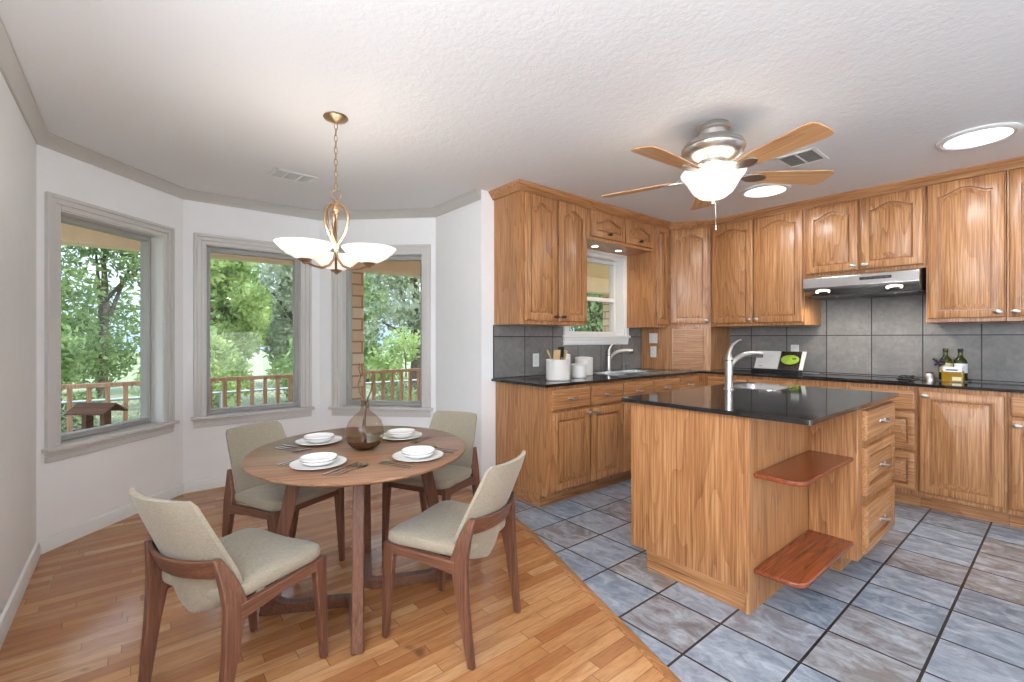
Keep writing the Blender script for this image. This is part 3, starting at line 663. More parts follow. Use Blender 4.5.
# ------------------------------------------------------------------ counter items
ck_ = empty('utensil_crock', (-2.60, 2.60, .917), 0, 'white round crock full of wooden utensils, nearest on the worktop by the window', 'crock')
MB().lathe([(.001, 0), (.088, 0), (.094, .006), (.095, .150), (.098, .158), (.095, .163), (.090, .158), (.089, .02), (.001, .018)], seg=32).build('crock_body', M['matteceramic'], ck_)
def utensil(name, base, top, mat, kind, label, group='utensils in the white crock'):
    b_ = Vector(base); t_ = Vector(top); d = (t_-b_); m = MB(); m.tube([b_, b_+d*.75], .005, 8)
    n_ = d.normalized(); c = b_+d*.86
    if kind == 'spoon':
        s_ = MB().lathe([(.0005, -.035), (.014, -.026), (.020, -.005), (.018, .015), (.010, .030), (.0005, .034)], seg=14); s_.v = [(v[0], v[1]*.35, v[2]) for v in s_.v]
        s_.xf(Matrix.Translation(c) @ n_.to_track_quat('Z', 'Y').to_matrix().to_4x4()); m.add(s_.v, s_.f)
    else:
        s_ = MB().box(-.026, .026, -.003, .003, -.04, .045); s_.xf(Matrix.Translation(c) @ n_.to_track_quat('Z', 'Y').to_matrix().to_4x4()); m.add(s_.v, s_.f)
    return tag(m.build(name, M[mat], bev=.001), label, 'utensil', group)
zb = .94
utensil('wooden_spoon', (-2.60, 2.60, zb), (-2.64, 2.52, zb+.215), 'utensil', 'spoon', 'wooden spoon leaning left in the white crock')
utensil('wooden_spatula', (-2.61, 2.58, zb), (-2.56, 2.55, zb+.20), 'utensil', 'flat', 'pale wooden spatula leaning left in the white crock')
utensil('black_spatula', (-2.59, 2.60, zb), (-2.60, 2.635, zb+.225), 'black', 'flat', 'black flat spatula upright in the white crock')
utensil('wooden_fork', (-2.60, 2.62, zb), (-2.59, 2.68, zb+.21), 'utensil', 'spoon', 'wooden spoon leaning right in the white crock')
utensil('wooden_paddle', (-2.61, 2.62, zb), (-2.63, 2.70, zb+.19), 'utensil', 'flat', 'pale wooden paddle at the right rim of the white crock')
def canister(label, x, y, r_, h, mat='matteceramic'):
    E_ = empty('canister', (x, y, .917), 0, label, 'canister')
    MB().lathe([(.001, 0), (r_-.006, 0), (r_, .006), (r_, h*.86), (r_-.003, h*.88)], seg=32).build('canister_body', M[mat], E_)
    ld = MB().lathe([(r_-.003, h*.88), (r_+.001, h*.885), (r_+.001, h*.93), (r_-.006, h*.97), (r_*.5, h), (.0005, h+.001)], seg=32).build('lid', M[mat], E_)
    return ld
ld = canister('tall white canister with a knobbed lid, behind the utensil crock', -2.87, 2.93, .066, .195)
MB().lathe([(.020, .195), (.018, .206), (.030, .213), (.028, .222), (.0005, .224)], seg=20).build('lid_knob', M['matteceramic'], ld)
canister('small squat white canister in front of the others', -2.645, 2.885, .066, .118)
canister('middle-sized white lidded canister nearest the window sink', -2.79, 3.115, .080, .165)

# cookbook
bk = empty('cookbook', (-1.835, 4.80, .917), R(-2), 'open cookbook showing a bowl of green soup, leaning on the backsplash', 'book')
lean = R(28)
LM = Matrix.Translation((0, 0, .022)) @ Matrix.Rotation(-lean, 4, 'X')
def page(name, x0, x1, y, zt, mat, th=.006, par=bk, z0_=.012, bev=.001):
    return MB().box(x0, x1, y, y+th, z0_, zt).xf(LM).build(name, M[mat], par, bev=bev)
page('left_page', -.215, -.002, 0, .205, 'paper', .010); page('right_page', .002, .225, 0, .205, 'paper', .010)
pp = page('page_photo', .008, .192, -.0012, .203, 'photo', .001)
m = MB().lathe([(.0005, .0), (.068, 0)], seg=28); m.v = [(v[0]*1.2+.100, -.0022, v[1]*.74+.115) for v in m.v]; m.xf(LM).build('soup', M['soup'], pp)
m = MB().lathe([(.062, 0), (.078, 0)], seg=28); m.v = [(v[0]*1.14+.100, -.0019, v[1]*.82+.112) for v in m.v]; m.xf(LM).build('bowl_print', M['black'], pp)
m = MB().lathe([(.0005, 0), (.014, 0)], seg=9); m.v = [(v[0]*1.6+.135, -.0026, v[1]*.8+.125) for v in m.v]; m.xf(LM).build('herb_print', M['leafgreen'], pp)
m = MB().box(-.175, -.14, -.0008, -.0002, .035, .040); m.xf(LM).build('caption', M['slot'], bk)
m = MB()
for k in range(9): m.box(-.185, -.185+(.12 if k % 4 else .09), -.0006, -.0001, .07+k*.012, .072+k*.012)
m.xf(LM).build('text_lines', plain('faint_print', (.55, .55, .54), .8), bk)
MB().box(-.22, .21, -.03, .03, 0, .030).build('book_stand', M['black'], bk, bev=.002)
MB().box(-.15, .15, .012, .018, .01, .16).xf(LM).build('stand_back', M['black'], bk)

def bottle(label, x, y, lab='label'):
    E_ = empty('oil_bottle', (x, y, .917), R(20), label, 'bottle')
    MB().lathe([(.001, 0), (.036, 0), (.040, .006), (.040, .135), (.036, .155), (.018, .180), (.014, .195), (.014, .222)], seg=24).build('bottle_glass', M['olive'], E_)
    MB().lathe([(.0155, .215), (.0165, .217), (.0165, .243), (.0005, .245)], seg=18).build('cap', M['olive'] if lab == 'label' else M['black'], E_)
    m = MB(); K = 10
    rings = [[(.0408*math.cos(a), .0408*math.sin(a), z) for a in [R(-160+140*i/K) for i in range(K+1)]] for z in (.06, .13)]
    m.loft(rings, cap=False, close=False); m.build('bottle_label', M[lab], E_)
    return E_
tr = tag(MB().prism(rrect(-.715, -.50, 4.80, 4.90, .02), .9172, .925).build('tray', M['steel_dark'], bev=.002), 'thin dark tray under the oil bottles', 'tray')
bottle('green glass oil bottle, left one of the pair beside the range backsplash', -.643, 4.865).location.z = .925
bottle('green glass oil bottle, right one of the pair with the pale collar label', -.560, 4.865, 'whitelabel').location.z = .925
j = empty('amber_jar', (-.600, 4.795, .925), 0, 'squat square bottle of amber oil in front of the two green bottles', 'bottle')
j.location = (-.592, 4.785, .9172)
MB().prism(rrect(-.062, .062, -.028, .028, .012), 0, .085).build('jar_glass', M['amber'], j, bev=.003)
MB().box(-.05, .052, -.0295, -.0283, .078, .108).build('front_label', M['whitelabel'], j); MB().box(-.035, .03, -.0303, -.0297, .086, .096).build('label_print', M['purple'], j)
MB().box(.0, .05, -.0295, -.0283, .012, .04).build('lower_label', M['label'], j)
MB().prism(rrect(-.055, .055, -.024, .024, .01), .0855, .112).build('jar_lid', M['whitelabel'], j, bev=.003)
g = tag(MB().lathe([(.001, 0), (.034, 0), (.033, .01), (.024, .052), (.020, .056), (.0005, .057)], seg=20).build('salt_shaker', M['pewter'], loc=(-.722, 4.785, .9172)), 'small grey conical shaker at the left of the oil bottles', 'shaker')
MB().lathe([(.021, .0565), (.020, .066), (.0005, .068)], seg=20).build('shaker_cap', M['black'], g)
pg = MB()
rr = random.Random(5)
for i in range(14):
    c = (rr.uniform(-.03, .03), rr.uniform(-.012, .012), rr.uniform(.0, .05)); pg.lathe([(.0005, -.010), (.008, -.006), (.010, 0), (.008, .006), (.0005, .010)], c, 8)
for i in range(3): pg.tube([(.005, 0, -.008), (.005*i, 0, .0), (rr.uniform(-.02, .02), 0, .02)], .003, 6)
pg_o = tag(pg.build('berry_sprig', M['berry'], loc=(-.672, 4.792, 1.037)), 'dark berry sprig in front of the left green bottle', 'sprig')

# ------------------------------------------------------------------ dining table
TC = Vector((-2.19, .855)); ta = math.atan2(.41, -.912)
tb = empty('dining_table', (TC.x, TC.y, 0), ta, 'oval walnut pedestal dining table set with white plates, by the bay windows', 'table')
def ell(a, b_, z, n=64): return [(a*math.cos(2*math.pi*i/n), b_*math.sin(2*math.pi*i/n), z) for i in range(n)]
MB().loft([ell(.530, .465, .697), ell(.558, .493, .708), ell(.562, .497, .712), ell(.562, .497, .718), ell(.559, .494, .720)]).build('tabletop', M['tabletop'], tb)
# local axes: +x is the far end (-.912,.41) ; legs
def leg(px_, py_, k, name='leg'):
    d = Vector((px_, py_, 0)); n_ = d.normalized(); ax = (-n_.y, n_.x, 0)
    m = MB().bar(d + Vector((0, 0, 0)), Vector((px_*k, py_*k, .697)), .046, .050, .046, .058, ax); return m.build(name, M['walnut'], tb, bev=.004)
legs = {'B': (.445, 0), 'F': (-.445, 0)}
inv = Matrix.Rotation(-ta, 2)
def tl(x, y): v = inv @ (Vector((x, y)) - TC); return v.x, v.y
LF, LB, LL, LR = tl(-1.813, .69), tl(-2.624, 1.056), tl(-2.328, .462), tl(-2.078, 1.277)
for p in (LF, LB, LL, LR): leg(p[0], p[1], .66)
def rail(p, c, q):     # bent floor rail joining two neighbouring legs
    P = [Vector((p[0], p[1], .022))]; c = Vector((c[0], c[1], .022)); p_ = Vector((*p, .022)); q_ = Vector((*q, .022))
    d0 = (p_-c).normalized(); d1 = (q_-c).normalized(); r_ = .05
    pts = [p_-d0*.0]; 
    for i in range(7):
        u = i/6; pts.append((c+d0*r_*(1-u)**2*1.0 + d1*r_*u**2))
    pts.append(q_)
    m = MB(); rings = []
    for i, pt in enumerate(pts):
        t_ = (pts[min(i+1, len(pts)-1)]-pts[max(i-1, 0)]).normalized(); nrm = Vector((-t_.y, t_.x, 0))
        h = .046
        rings.append([tuple(pt+nrm*.022*a+Vector((0, 0, b_))) for a, b_ in ((-1, -.022), (1, -.022), (1, h-.022), (-1, h-.022))])
    m.loft(rings); 
    for e_, c_ in ((p_, c), (q_, c)):  # fillet blocks where the rail sweeps up into the leg
        d = (c_-e_).normalized(); n_ = Vector((-d.y, d.x, 0)); prf = [(0, 0)]
        K = 7; pr = [(.0, .12)]
        for i in range(K+1): a = R(90)*i/K; pr.append((.035+.10*(1-math.cos(a)) if 0 else .03+.10*(1-math.cos(a)), .045+.075*(1-math.sin(a))))
        pr += [(.13, .03), (.0, .03)]
        m.loft([[tuple(e_+d*a+n_*s_*.0215+Vector((0, 0, b_-.022))) for a, b_ in pr] for s_ in (-1, 1)])
    return m.build('floor_rail', M['walnut_x'], tb, bev=.003)
rail(LL, tl(-2.150, .800), LF); rail(LR, tl(-2.245, .905), LB)
m = MB().bar((-.33, 0, .685), (.33, 0, .685), .05, .022, ax=(0, 1, 0)); m.bar((0, -.28, .685), (0, .28, .685), .05, .022, ax=(1, 0, 0)); m.build('apron', M['walnut_x'], tb)

# ------------------------------------------------------------------ chairs
def padloft(W_, yc, z, cur, th, n=13):
    return None
def make_chair():
    c = empty('dining_chair', (0, 0, 0))
    # legs
    for s in (-1, 1):
        MB().bar((s*.200, .205, 0), (s*.207, .172, .405), .024, .024, .030, .056).build('leg', M['walnut'], c, bev=.004)
        m = MB(); sec = [(0, .200, -.215, .024, .026), (.25, .207, -.180, .026, .048), (.40, .203, -.162, .028, .072), (.47, .192, -.176, .026, .056), (.556, .176, -.205, .020, .024)]
        m.loft([[(s*x-wx/2, y-dy/2, z), (s*x+wx/2, y-dy/2, z), (s*x+wx/2, y+dy/2, z), (s*x-wx/2, y+dy/2, z)] for z, x, y, wx, dy in sec])
        m.build('leg', M['walnut'], c, bev=.004)
        m = MB(); m.loft([[(s*.208-.012, y, z0_), (s*.208+.012, y, z0_), (s*.208+.012, y, z1_), (s*.208-.012, y, z1_)] for y, z0_, z1_ in ((.16, .366, .404), (.0, .362, .398), (-.15, .345, .396))])
        m.build('side_rail', M['walnut_y'], c, bev=.003)
    MB().box(-.20, .20, .163, .183, .368, .404).build('front_rail', M['walnut_x'], c, bev=.003)
    # seat
    def outl(sc, z, K=40):
        P = []
        for i in range(K):
            a = 2*math.pi*i/K; ca, sa = math.cos(a), math.sin(a); e_ = .28
            x = math.copysign(abs(ca)**e_, ca); y = math.copysign(abs(sa)**e_, sa)
            hw__ = (.210+.012*y)*sc; yy = .012+.192*y*(1-(1-sc)*1.0)
            P.append((x*hw__, yy, z - .008*y*y*(y < 0) - .012*(1-abs(x))*.8*(z > .43) ))
        return P
    MB().loft([outl(.965, .4045), outl(.99, .410), outl(1.0, .420), outl(1.0, .436), outl(.985, .446), outl(.95, .451), outl(.7, .452), outl(.3, .451)]).build('seat', M['fabric'], c)
    # upholstered back shell, reaching below the seat with a rounded tail
    nz_, nx_ = 22, 14; m = MB(); fr = []; bk_ = []
    def ycen(z): return -.135-.32*(z-.33)-.10*max(0, z-.50)+ (.12*(.44-z) if z < .44 else 0)*-1
    for i in range(nz_+1):
        z = .335+(.755-.335)*i/nz_
        if z < .47: hw__ = .186*(max(.0, 1-((.47-z)/.137)**2))**.6 + .005
        else: hw__ = .191-.030*(z-.47)/.285
        if z > .735: hw__ -= .012*((z-.735)/.02)**2
        th = .026 if z < .70 else .026-.008*(z-.70)/.075
        y = ycen(z)
        for lst, off in ((fr, 0), (bk_, -th)):
            lst.append([(hw__*(2*j/nx_-1), y+off*(1-.45*abs(2*j/nx_-1)**4)+.055*((hw__*(2*j/nx_-1))/.2)**2, z + .010*(1-(2*j/nx_-1)**2)*(z > .6)*0) for j in range(nx_+1)])
    rings = [f + list(reversed(b_)) for f, b_ in zip(fr, bk_)]
    m.loft(rings); m.build('backrest', M['fabric'], c)
    # wooden band round the back
    m = MB(); rings = []
    for j in range(17):
        u = -1+2*j/16; x = .180*u; r_ = []
        for z, o_ in ((.482, 0), (.548, 0), (.548, .016), (.482, .016)):
            y = ycen(z)+.055*(x/.2)**2-.044+o_*1.0 - .006*(1-u*u)
            dz = .004*u*u
            r_.append((x, y, z+dz))
        rings.append(r_)
    m.loft(rings); m.build('back_band', M['walnut_x'], c, bev=.003)
    return c
proto = make_chair()
def chair(first, x, y, fx__, fy__, label):
    c = proto if first else dup(proto)
    c.location = (x, y, 0); c.rotation_euler = (0, 0, math.atan2(fy__, fx__)-R(90)); tag(c, label, 'chair', 'walnut chairs around the oval table'); return c
chair(True, -1.955, .305, -.448, .894, 'walnut dining chair with greige seat, nearest left, its back to the camera')
chair(False, -2.715, .640, .91, .41, 'walnut dining chair with greige seat behind the table, below the middle bay window')
chair(False, -1.727, 1.083, -.91, -.412, 'walnut dining chair with greige seat on the kitchen side of the table')
chair(False, -2.49, 1.415, .448, -.894, 'walnut dining chair with greige seat at the far side, by the white wall end')

# ------------------------------------------------------------------ place settings
TZ = .7205
def fork_mb():
    m = MB(); m.bar((0, -.075, .002), (0, .03, .002), .009, .0025, .005, .0025); m.bar((0, .03, .002), (0, .05, .003), .006, .0025, .020, .0025)
    for k in range(4): m.box(-.0095+k*.0055, -.0065+k*.0055, .05, .088, .002, .0042)
    return m
def knife_mb():
    m = MB(); m.bar((0, -.09, .003), (0, .01, .003), .011, .005, .008, .004); m.bar((0, .01, .003), (0, .10, .003), .013, .002, .010, .002); return m
def spoon_mb():
    m = MB(); m.bar((0, -.08, .002), (0, .05, .002), .009, .0025, .004, .0025)
    s = MB().lathe([(.0005, .0008), (.010, .0012), (.0155, .004), (.0165, .0055), (.015, .005), (.0005, .003)], seg=16); s.v = [(v[0], v[1]*1.5+.068, v[2]) for v in s.v]; m.add(s.v, s.f); return m
sets = [((-2.430, .728), (.91, .41), 'below the middle bay window'), ((-1.998, .597), (-.448, .894), 'nearest the camera on the left'),
        ((-2.275, 1.102), (.448, -.894), 'at the far side near the wall end'), ((-1.845, .975), (-.91, -.412), 'on the kitchen side')]
protos = {}
for (x, y), f, wh in sets:
    a = math.atan2(f[1], f[0])-R(90); rm = Matrix.Rotation(a, 2)
    def first(key, fn):
        if key in protos: o = protos[key].copy(); COL.objects.link(o); return o
        protos[key] = fn(); return protos[key]
    o = first('plate', lambda: MB().lathe([(.0005, 0), (.06, 0), (.064, .002), (.102, .009), (.110, .011), (.1105, .0135), (.104, .0125), (.066, .0055), (.0005, .005)], seg=48).build('dinner_plate', M['ceramic']))
    o.location = (x, y, TZ); tag(o, 'large white dinner plate under a bowl, '+wh, 'plate', 'dinner plates on the oval table')
    o = first('side', lambda: MB().lathe([(.0005, 0), (.045, 0), (.052, .003), (.070, .014), (.073, .017), (.073, .0195), (.069, .018), (.05, .007), (.0005, .0055)], seg=40).build('side_plate', M['ceramic']))
    o.location = (x, y, TZ+.0062); tag(o, 'small white side plate under the bowl, '+wh, 'plate', 'side plates on the oval table')
    o = first('bowl', lambda: MB().lathe([(.0005, 0), (.04, 0), (.054, .004), (.071, .015), (.0735, .019), (.072, .021), (.068, .018), (.050, .008), (.0005, .0065)], seg=40).build('bowl', M['ceramic']))
    o.location = (x, y, TZ+.0150); tag(o, 'shallow white bowl on top of two plates, '+wh, 'bowl', 'white bowls on the oval table')
    for key, fn, dx_, nm, lb, ct_ in (('fork', fork_mb, -.150, 'fork', 'outer fork left of the plates, ', 'fork'), ('fork', fork_mb, -.128, 'fork', 'inner fork left of the plates, ', 'fork'),
                               ('knife', knife_mb, .130, 'knife', 'knife beside the plates, ', 'knife'), ('spoon', spoon_mb, .155, 'spoon', 'inner spoon right of the plates, ', 'spoon'), ('spoon', spoon_mb, .182, 'spoon', 'outer spoon right of the plates, ', 'spoon')):
        o = first(key, lambda: fn().build(nm, M['cutlery'])); p = rm @ Vector((dx_, -.01 if key != 'fork' else .0))
        o.location = (x+p.x, y+p.y, TZ); o.rotation_euler = (0, 0, a); tag(o, lb+wh, ct_, nm+'s on the oval table')
# vase
vs = empty('vase', (-2.150, .855, TZ), 0, 'round smoked glass bottle vase with brown water, in the middle of the table', 'vase')
body = [(.0005, .002), (.035, .002), (.060, .010), (.082, .035), (.090, .070), (.088, .100), (.074, .135), (.045, .165), (.024, .182), (.019, .200), (.020, .226), (.025, .232)]
inner = [(r_-.003 if r_ > .01 else r_, z+.002) for r_, z in reversed(body)]
MB().lathe(body+inner, seg=40).build('vase_glass', M['vaseglass'], vs)
MB().lathe([(.0005, .005), (.034, .005), (.057, .0125), (.0765, .034), (.080, .045), (.0005, .0452)], seg=36).build('water', M['vasewater'], vs)
def twig(label, pts, r0):
    m = MB(); m.tube([Vector(p) for p in pts], [r0*(1-.7*i/(len(pts)-1)) for i in range(len(pts))], 7); return m
cr_ = Vector((.6336, .7737, 0))   # along the picture's horizontal, for a natural spread
def tp(l): return [tuple(Vector((0, 0, z))+Vector((.634, .774, 0))*s + Vector((-.774, .634, 0))*d) for s, d, z in l]
br = empty('branch', (-2.150, .855, TZ+.008), 0, 'curly brown twigs standing in the smoked glass vase', 'branch')
twig('', tp([(.01, 0, 0), (.0, .0, .04), (-.01, .005, .10), (.0, 0, .15), (.004, 0, .20), (-.004, 0, .225), (-.030, .01, .26), (-.036, .01, .30), (-.022, .005, .34), (-.030, 0, .375), (-.026, 0, .40)]), .006).build('twig', M['twig'], br)
twig('', tp([(.0, .005, 0), (.005, .0, .06), (.0, -.005, .12), (.004, 0, .20), (.015, -.002, .235), (.032, -.01, .27), (.038, -.01, .31), (.022, -.01, .35), (.0, 0, .365)]), .006).build('twig', M['twig'], br)
m = twig('', tp([(.022, 0, .35), (.035, 0, .36), (.038, 0, .34)]), .003)
for p in ((-.036, .01, .30), (-.022, .005, .34), (.038, -.01, .31), (-.03, 0, .375)):
    q = tp([p])[0]; m.tube([q, (q[0]+.008, q[1]+.01, q[2]+.015)], [.002, .001], 5)
m.build('side_shoot', M['twig'], br)

# ------------------------------------------------------------------ chandelier
CHX, CHY = -2.53, .845
ch = empty('chandelier', (CHX, CHY, ZC), 0, 'brass three-arm chandelier with lit white glass bowls over the dining table', 'chandelier')
MB().lathe([(.0005, -.001), (.062, -.001), (.064, -.006), (.055, -.016), (.025, -.026), (.010, -.034), (.0005, -.035)], seg=32).build('ceiling_canopy', M['bronze'], ch)
zr = 2.02-ZC
m = MB(); n_l = 11; z_ = -.034; stp = (abs(zr)-.034-.03)/n_l
for k in range(n_l):
    zc_ = -.034-stp*(k+.5); pts = []
    for i in range(11):
        a = 2*math.pi*i/10; u, v_ = .0085*math.cos(a), (stp*.62)*math.sin(a)
        pts.append((u if k % 2 else 0, 0 if k % 2 else u, zc_+v_))
    m.tube(pts, .0022, 6)
m.build('chain', M['bronze'], ch)
pts = [(.026*math.cos(a)*.634, .026*math.cos(a)*.774, zr+.026*math.sin(a)) for a in [2*math.pi*i/20 for i in range(21)]]
MB().tube(pts, .0035, 8).build('hanging_ring', M['bronze'], ch)
MB().lathe([(.0005, -.0), (.010, -.004), (.016, -.02), (.014, -.035), (.020, -.05), (.016, -.068), (.008, -.078), (.0005, -.082)], (0, 0, zr-.028), 16).build('top_cap', M['bronze'], ch)
pr, pd = Vector((.6336, .7737, 0)), Vector((-.7737, .6336, 0))
for phi in (-16, 110, 246):
    d = pr*math.cos(R(phi))+pd*math.sin(R(phi)); Rb = .205
    prof = [(.012, -.045), (.052, -.068), (.078, -.115), (.074, -.165), (.048, -.22), (.012, -.27), (.004, -.30), (.012, -.345), (.045, -.385), (.095, -.405), (.150, -.402), (.190, -.392), (.205, -.388)]
    m = MB().tube([tuple(d*r_+Vector((0, 0, zr+z))) for r_, z in prof], [.006, .008, .009, .008, .007, .0065, .006, .0065, .007, .007, .006, .006, .008], 8)
    off = Vector((-d.y, d.x, 0))*.012
    m.tube([tuple(d*r_*.8+off+Vector((0, 0, zr+z))) for r_, z in prof[:6]], [.004, .005, .005, .005, .004, .003], 6)
    m.build('arm', M['bronze'], ch)
    c = d*Rb; zb_ = zr-.375
    sh = MB().lathe([(.022, -.004), (.050, .004), (.090, .026), (.120, .052), (.137, .072), (.140, .076), (.135, .076), (.115, .056), (.085, .030), (.045, .009), (.018, .0)], (c.x, c.y, zb_), 36).build('glass_bowl', M['bowl'], ch)
    MB().lathe([(.030, .006), (.034, -.002), (.026, -.012), (.012, -.018), (.010, -.024), (.0005, -.028)], (c.x, c.y, zb_), 20).build('finial', M['bronze'], sh)
    lamp('chandelier_bulb', 'POINT', (CHX+c.x, CHY+c.y, ZC+zb_+.07), energy=1.5, size=.03, color=(1, .93, .85))

# ------------------------------------------------------------------ ceiling fan
FX_, FY_ = -1.295, 2.52
fn = empty('ceiling_fan', (FX_, FY_, ZC), 0, 'five-blade ceiling fan with nickel motor and lit glass bowl', 'ceiling fan')
MB().lathe([(.0005, -.001), (.088, -.001), (.090, -.010), (.080, -.018), (.080, -.028), (.072, -.036), (.070, -.060), (.050, -.074), (.0005, -.076)], seg=32).build('ceiling_mount', M['nickel'], fn)
MB().lathe([(.04, -.060), (.08, -.072), (.125, -.084), (.160, -.108), (.168, -.128), (.162, -.134), (.168, -.140), (.160, -.160), (.130, -.182), (.09, -.195), (.075, -.20), (.075, -.212), (.0005, -.214)], seg=40).build('motor_housing', M['nickel'], fn)
MB().lathe([(.060, -.210), (.068, -.220), (.058, -.232), (.062, -.246), (.075, -.262), (.0005, -.264)], seg=28).build('switch_housing', M['nickel'], fn)
gb = MB().lathe([(.168, -.262), (.172, -.268), (.166, -.280), (.140, -.312), (.125, -.340), (.105, -.372), (.070, -.400), (.030, -.413), (.0005, -.415), (.028, -.406), (.066, -.394), (.098, -.368), (.118, -.338), (.134, -.308), (.160, -.276)], seg=40).build('glass_bowl', M['bowl_fan'], fn)
MB().lathe([(.024, -.410), (.018, -.418), (.012, -.422), (.009, -.434), (.0005, -.436)], seg=20).build('finial', M['nickel'], gb)
MB().tube([(.01, .01, -.43), (.012, .01, -.56)], .0012, 5).build('pull_chain', M['nickel'], fn)
MB().lathe([(.0005, -.56), (.005, -.565), (.006, -.58), (.0005, -.59)], (.012, .01, 0), 8).build('chain_pendant', M['nickel'], fn)
blz = 2.155-ZC
for k in range(5):
    a = R(-21+72*k+1)
    Rz = Matrix.Rotation(a, 4, 'Z') @ Matrix.Translation((0, 0, blz)) @ Matrix.Rotation(R(-11), 4, 'X')
    P = [(.205, -.050), (.30, -.060), (.50, -.071), (.612, -.075), (.642, -.068), (.655, -.045), (.655, .045), (.642, .068), (.612, .075), (.50, .071), (.30, .060), (.205, .050)]
    MB().prism(P, -.003, .003).xf(Matrix.Identity(4)).build('blade', M['blade'], fn, loc=(0, 0, 0), bev=.0015).matrix_local = Rz
    m = MB(); m.tube([(.09, 0, .045), (.13, .0, .038), (.17, .0, .016), (.21, .0, -.005)], [.012, .011, .010, .008], 8, .6)
    sc_ = [(.16, -.012), (.20, -.035), (.25, -.040), (.285, -.022), (.30, 0), (.285, .022), (.25, .040), (.20, .035), (.16, .012)]
    m.prism(sc_, -.0085, -.0035); o = m.build('blade_iron', M['nickel'], fn, bev=.001); o.matrix_local = Rz
lamp('fan_bulb', 'POINT', (FX_, FY_, ZC-.215-.09), energy=2.6, size=.05, color=(1, .92, .80))
lamp('fan_bulb_low', 'POINT', (FX_, FY_, ZC-.47), energy=1.2, size=.08, color=(1, .92, .80))

# ------------------------------------------------------------------ ceiling lights and vents
for x, y, r_, lb in ((-.372, 3.86, .150, 'round lit ceiling light near the right edge, over the long cabinet wall'), (-1.59, 3.935, .150, 'round lit ceiling light behind the fan blades, near the corner cabinets')):
    t_ = empty('ceiling_light', (x, y, ZC), 0, lb, 'ceiling light')
    MB().lathe([(r_+.035, -.001), (r_+.035, -.008), (r_+.022, -.016), (r_+.010, -.016), (r_+.006, -.010), (r_, -.010), (r_-.004, -.014)], seg=48).build('trim_ring', M['white_trim'], t_)
    MB().lathe([(r_, -.010), (r_*.8, -.022), (r_*.4, -.028), (.0005, -.030)], seg=48).build('diffuser', M['skylight'], t_)
    lamp('ceiling_light_glow', 'AREA', (x, y, ZC-.035), (0, 0, 0), energy=6, size=.26, color=(.95, .98, 1))
def vent(label, P, lx, ly, a, banks=2, back=None):
    E_ = empty('ceiling_vent', (*P, ZC), a, label, 'vent')
    m = MB(); b = .022; m.box(-lx/2, lx/2, -ly/2, -ly/2+b, -.008, -.001); m.box(-lx/2, lx/2, ly/2-b, ly/2, -.008, -.001); m.box(-lx/2, -lx/2+b, -ly/2, ly/2, -.008, -.001); m.box(lx/2-b, lx/2, -ly/2, ly/2, -.008, -.001)
    for k in range(1, banks): x = -lx/2+lx*k/banks; m.box(x-.006, x+.006, -ly/2, ly/2, -.007, -.001)
    m.build('vent_frame', M['white_trim'], E_, bev=.002)
    MB().box(-lx/2+.01, lx/2-.01, -ly/2+.01, ly/2-.01, -.0015, -.0005).build('vent_backing', back or M['slot'], E_)
    m = MB()
    y_ = -ly/2+b+.008
    while y_ < ly/2-b-.004: m.bar((-lx/2+b, y_, -.004), (lx/2-b, y_, -.004), .010, .0012, ax=(0, 1, .7)); y_ += .016
    m.build('louvre', M['white_trim'] if back else M['vinyl'], E_)
vent('white ceiling vent above the bay windows, left of the chandelier', (-3.65, .905), .29, .20, R(94), 3, M['vinyl'])
vent('white ceiling vent behind the fan blades, over the kitchen', (-1.155, 3.42), .24, .27, 0, 2)

# ------------------------------------------------------------------ outdoors: porch, railing, columns
struct(MB().box(-6.45, -3.2, -3.0, 6.5, -.25, -.12).build('floor_porch', M['deckboards'], smooth=False))
struct(MB().box(-7.05, -3.24, -4.0, 11.5, 2.46, 2.52).build('ceiling_porch', M['soffit'], smooth=False))
struct(MB().box(-6.3, -6.05, -4.0, 11.5, 2.16, 2.46).build('trim_6', M['beam'], bev=.01))
struct(MB().box(-7.06, -7.0, -4.0, 11.5, 2.30, 2.52).build('trim_7', M['beam'], bev=.01))
for i, (y0, y1, lb) in enumerate(((.10, .46, 'tan brick porch column between the left and middle bay windows'), (1.96, 2.36, 'tan brick porch column seen at the left of the right bay window'), (7.72, 8.1, 'tan brick porch column outside the kitchen sink window'))):
    tag(MB().box(-6.38, -5.98, y0, y1, -.12, 2.16).build('porch_column', M['brick'], smooth=False), lb, 'column')
def railing(y0, y1, lb, pitch=.138, gapw=.04):
    E_ = empty('porch_railing', (-6.15, y0, -.12), R(90), lb, 'railing'); L = y1-y0
    MB().box(0, L, -.045, .045, .88, .92).build('top_rail', M['deckwood'], E_, bev=.004)
    MB().box(0, L, -.02, .02, .10, .15).build('bottom_rail', M['deckwood'], E_)
    x = .07
    while x < L-.03:
        MB().box(x-.019, x+.019, -.019, .019, .12, .88).build('baluster', M['deckwood'], E_, smooth=False); x += pitch
railing(-2.2, .10, 'wooden porch railing seen through the left bay window')
railing(.46, 1.96, 'wooden porch railing seen through the middle bay window')
railing(2.36, 5.6, 'wooden porch railing seen through the right bay window')
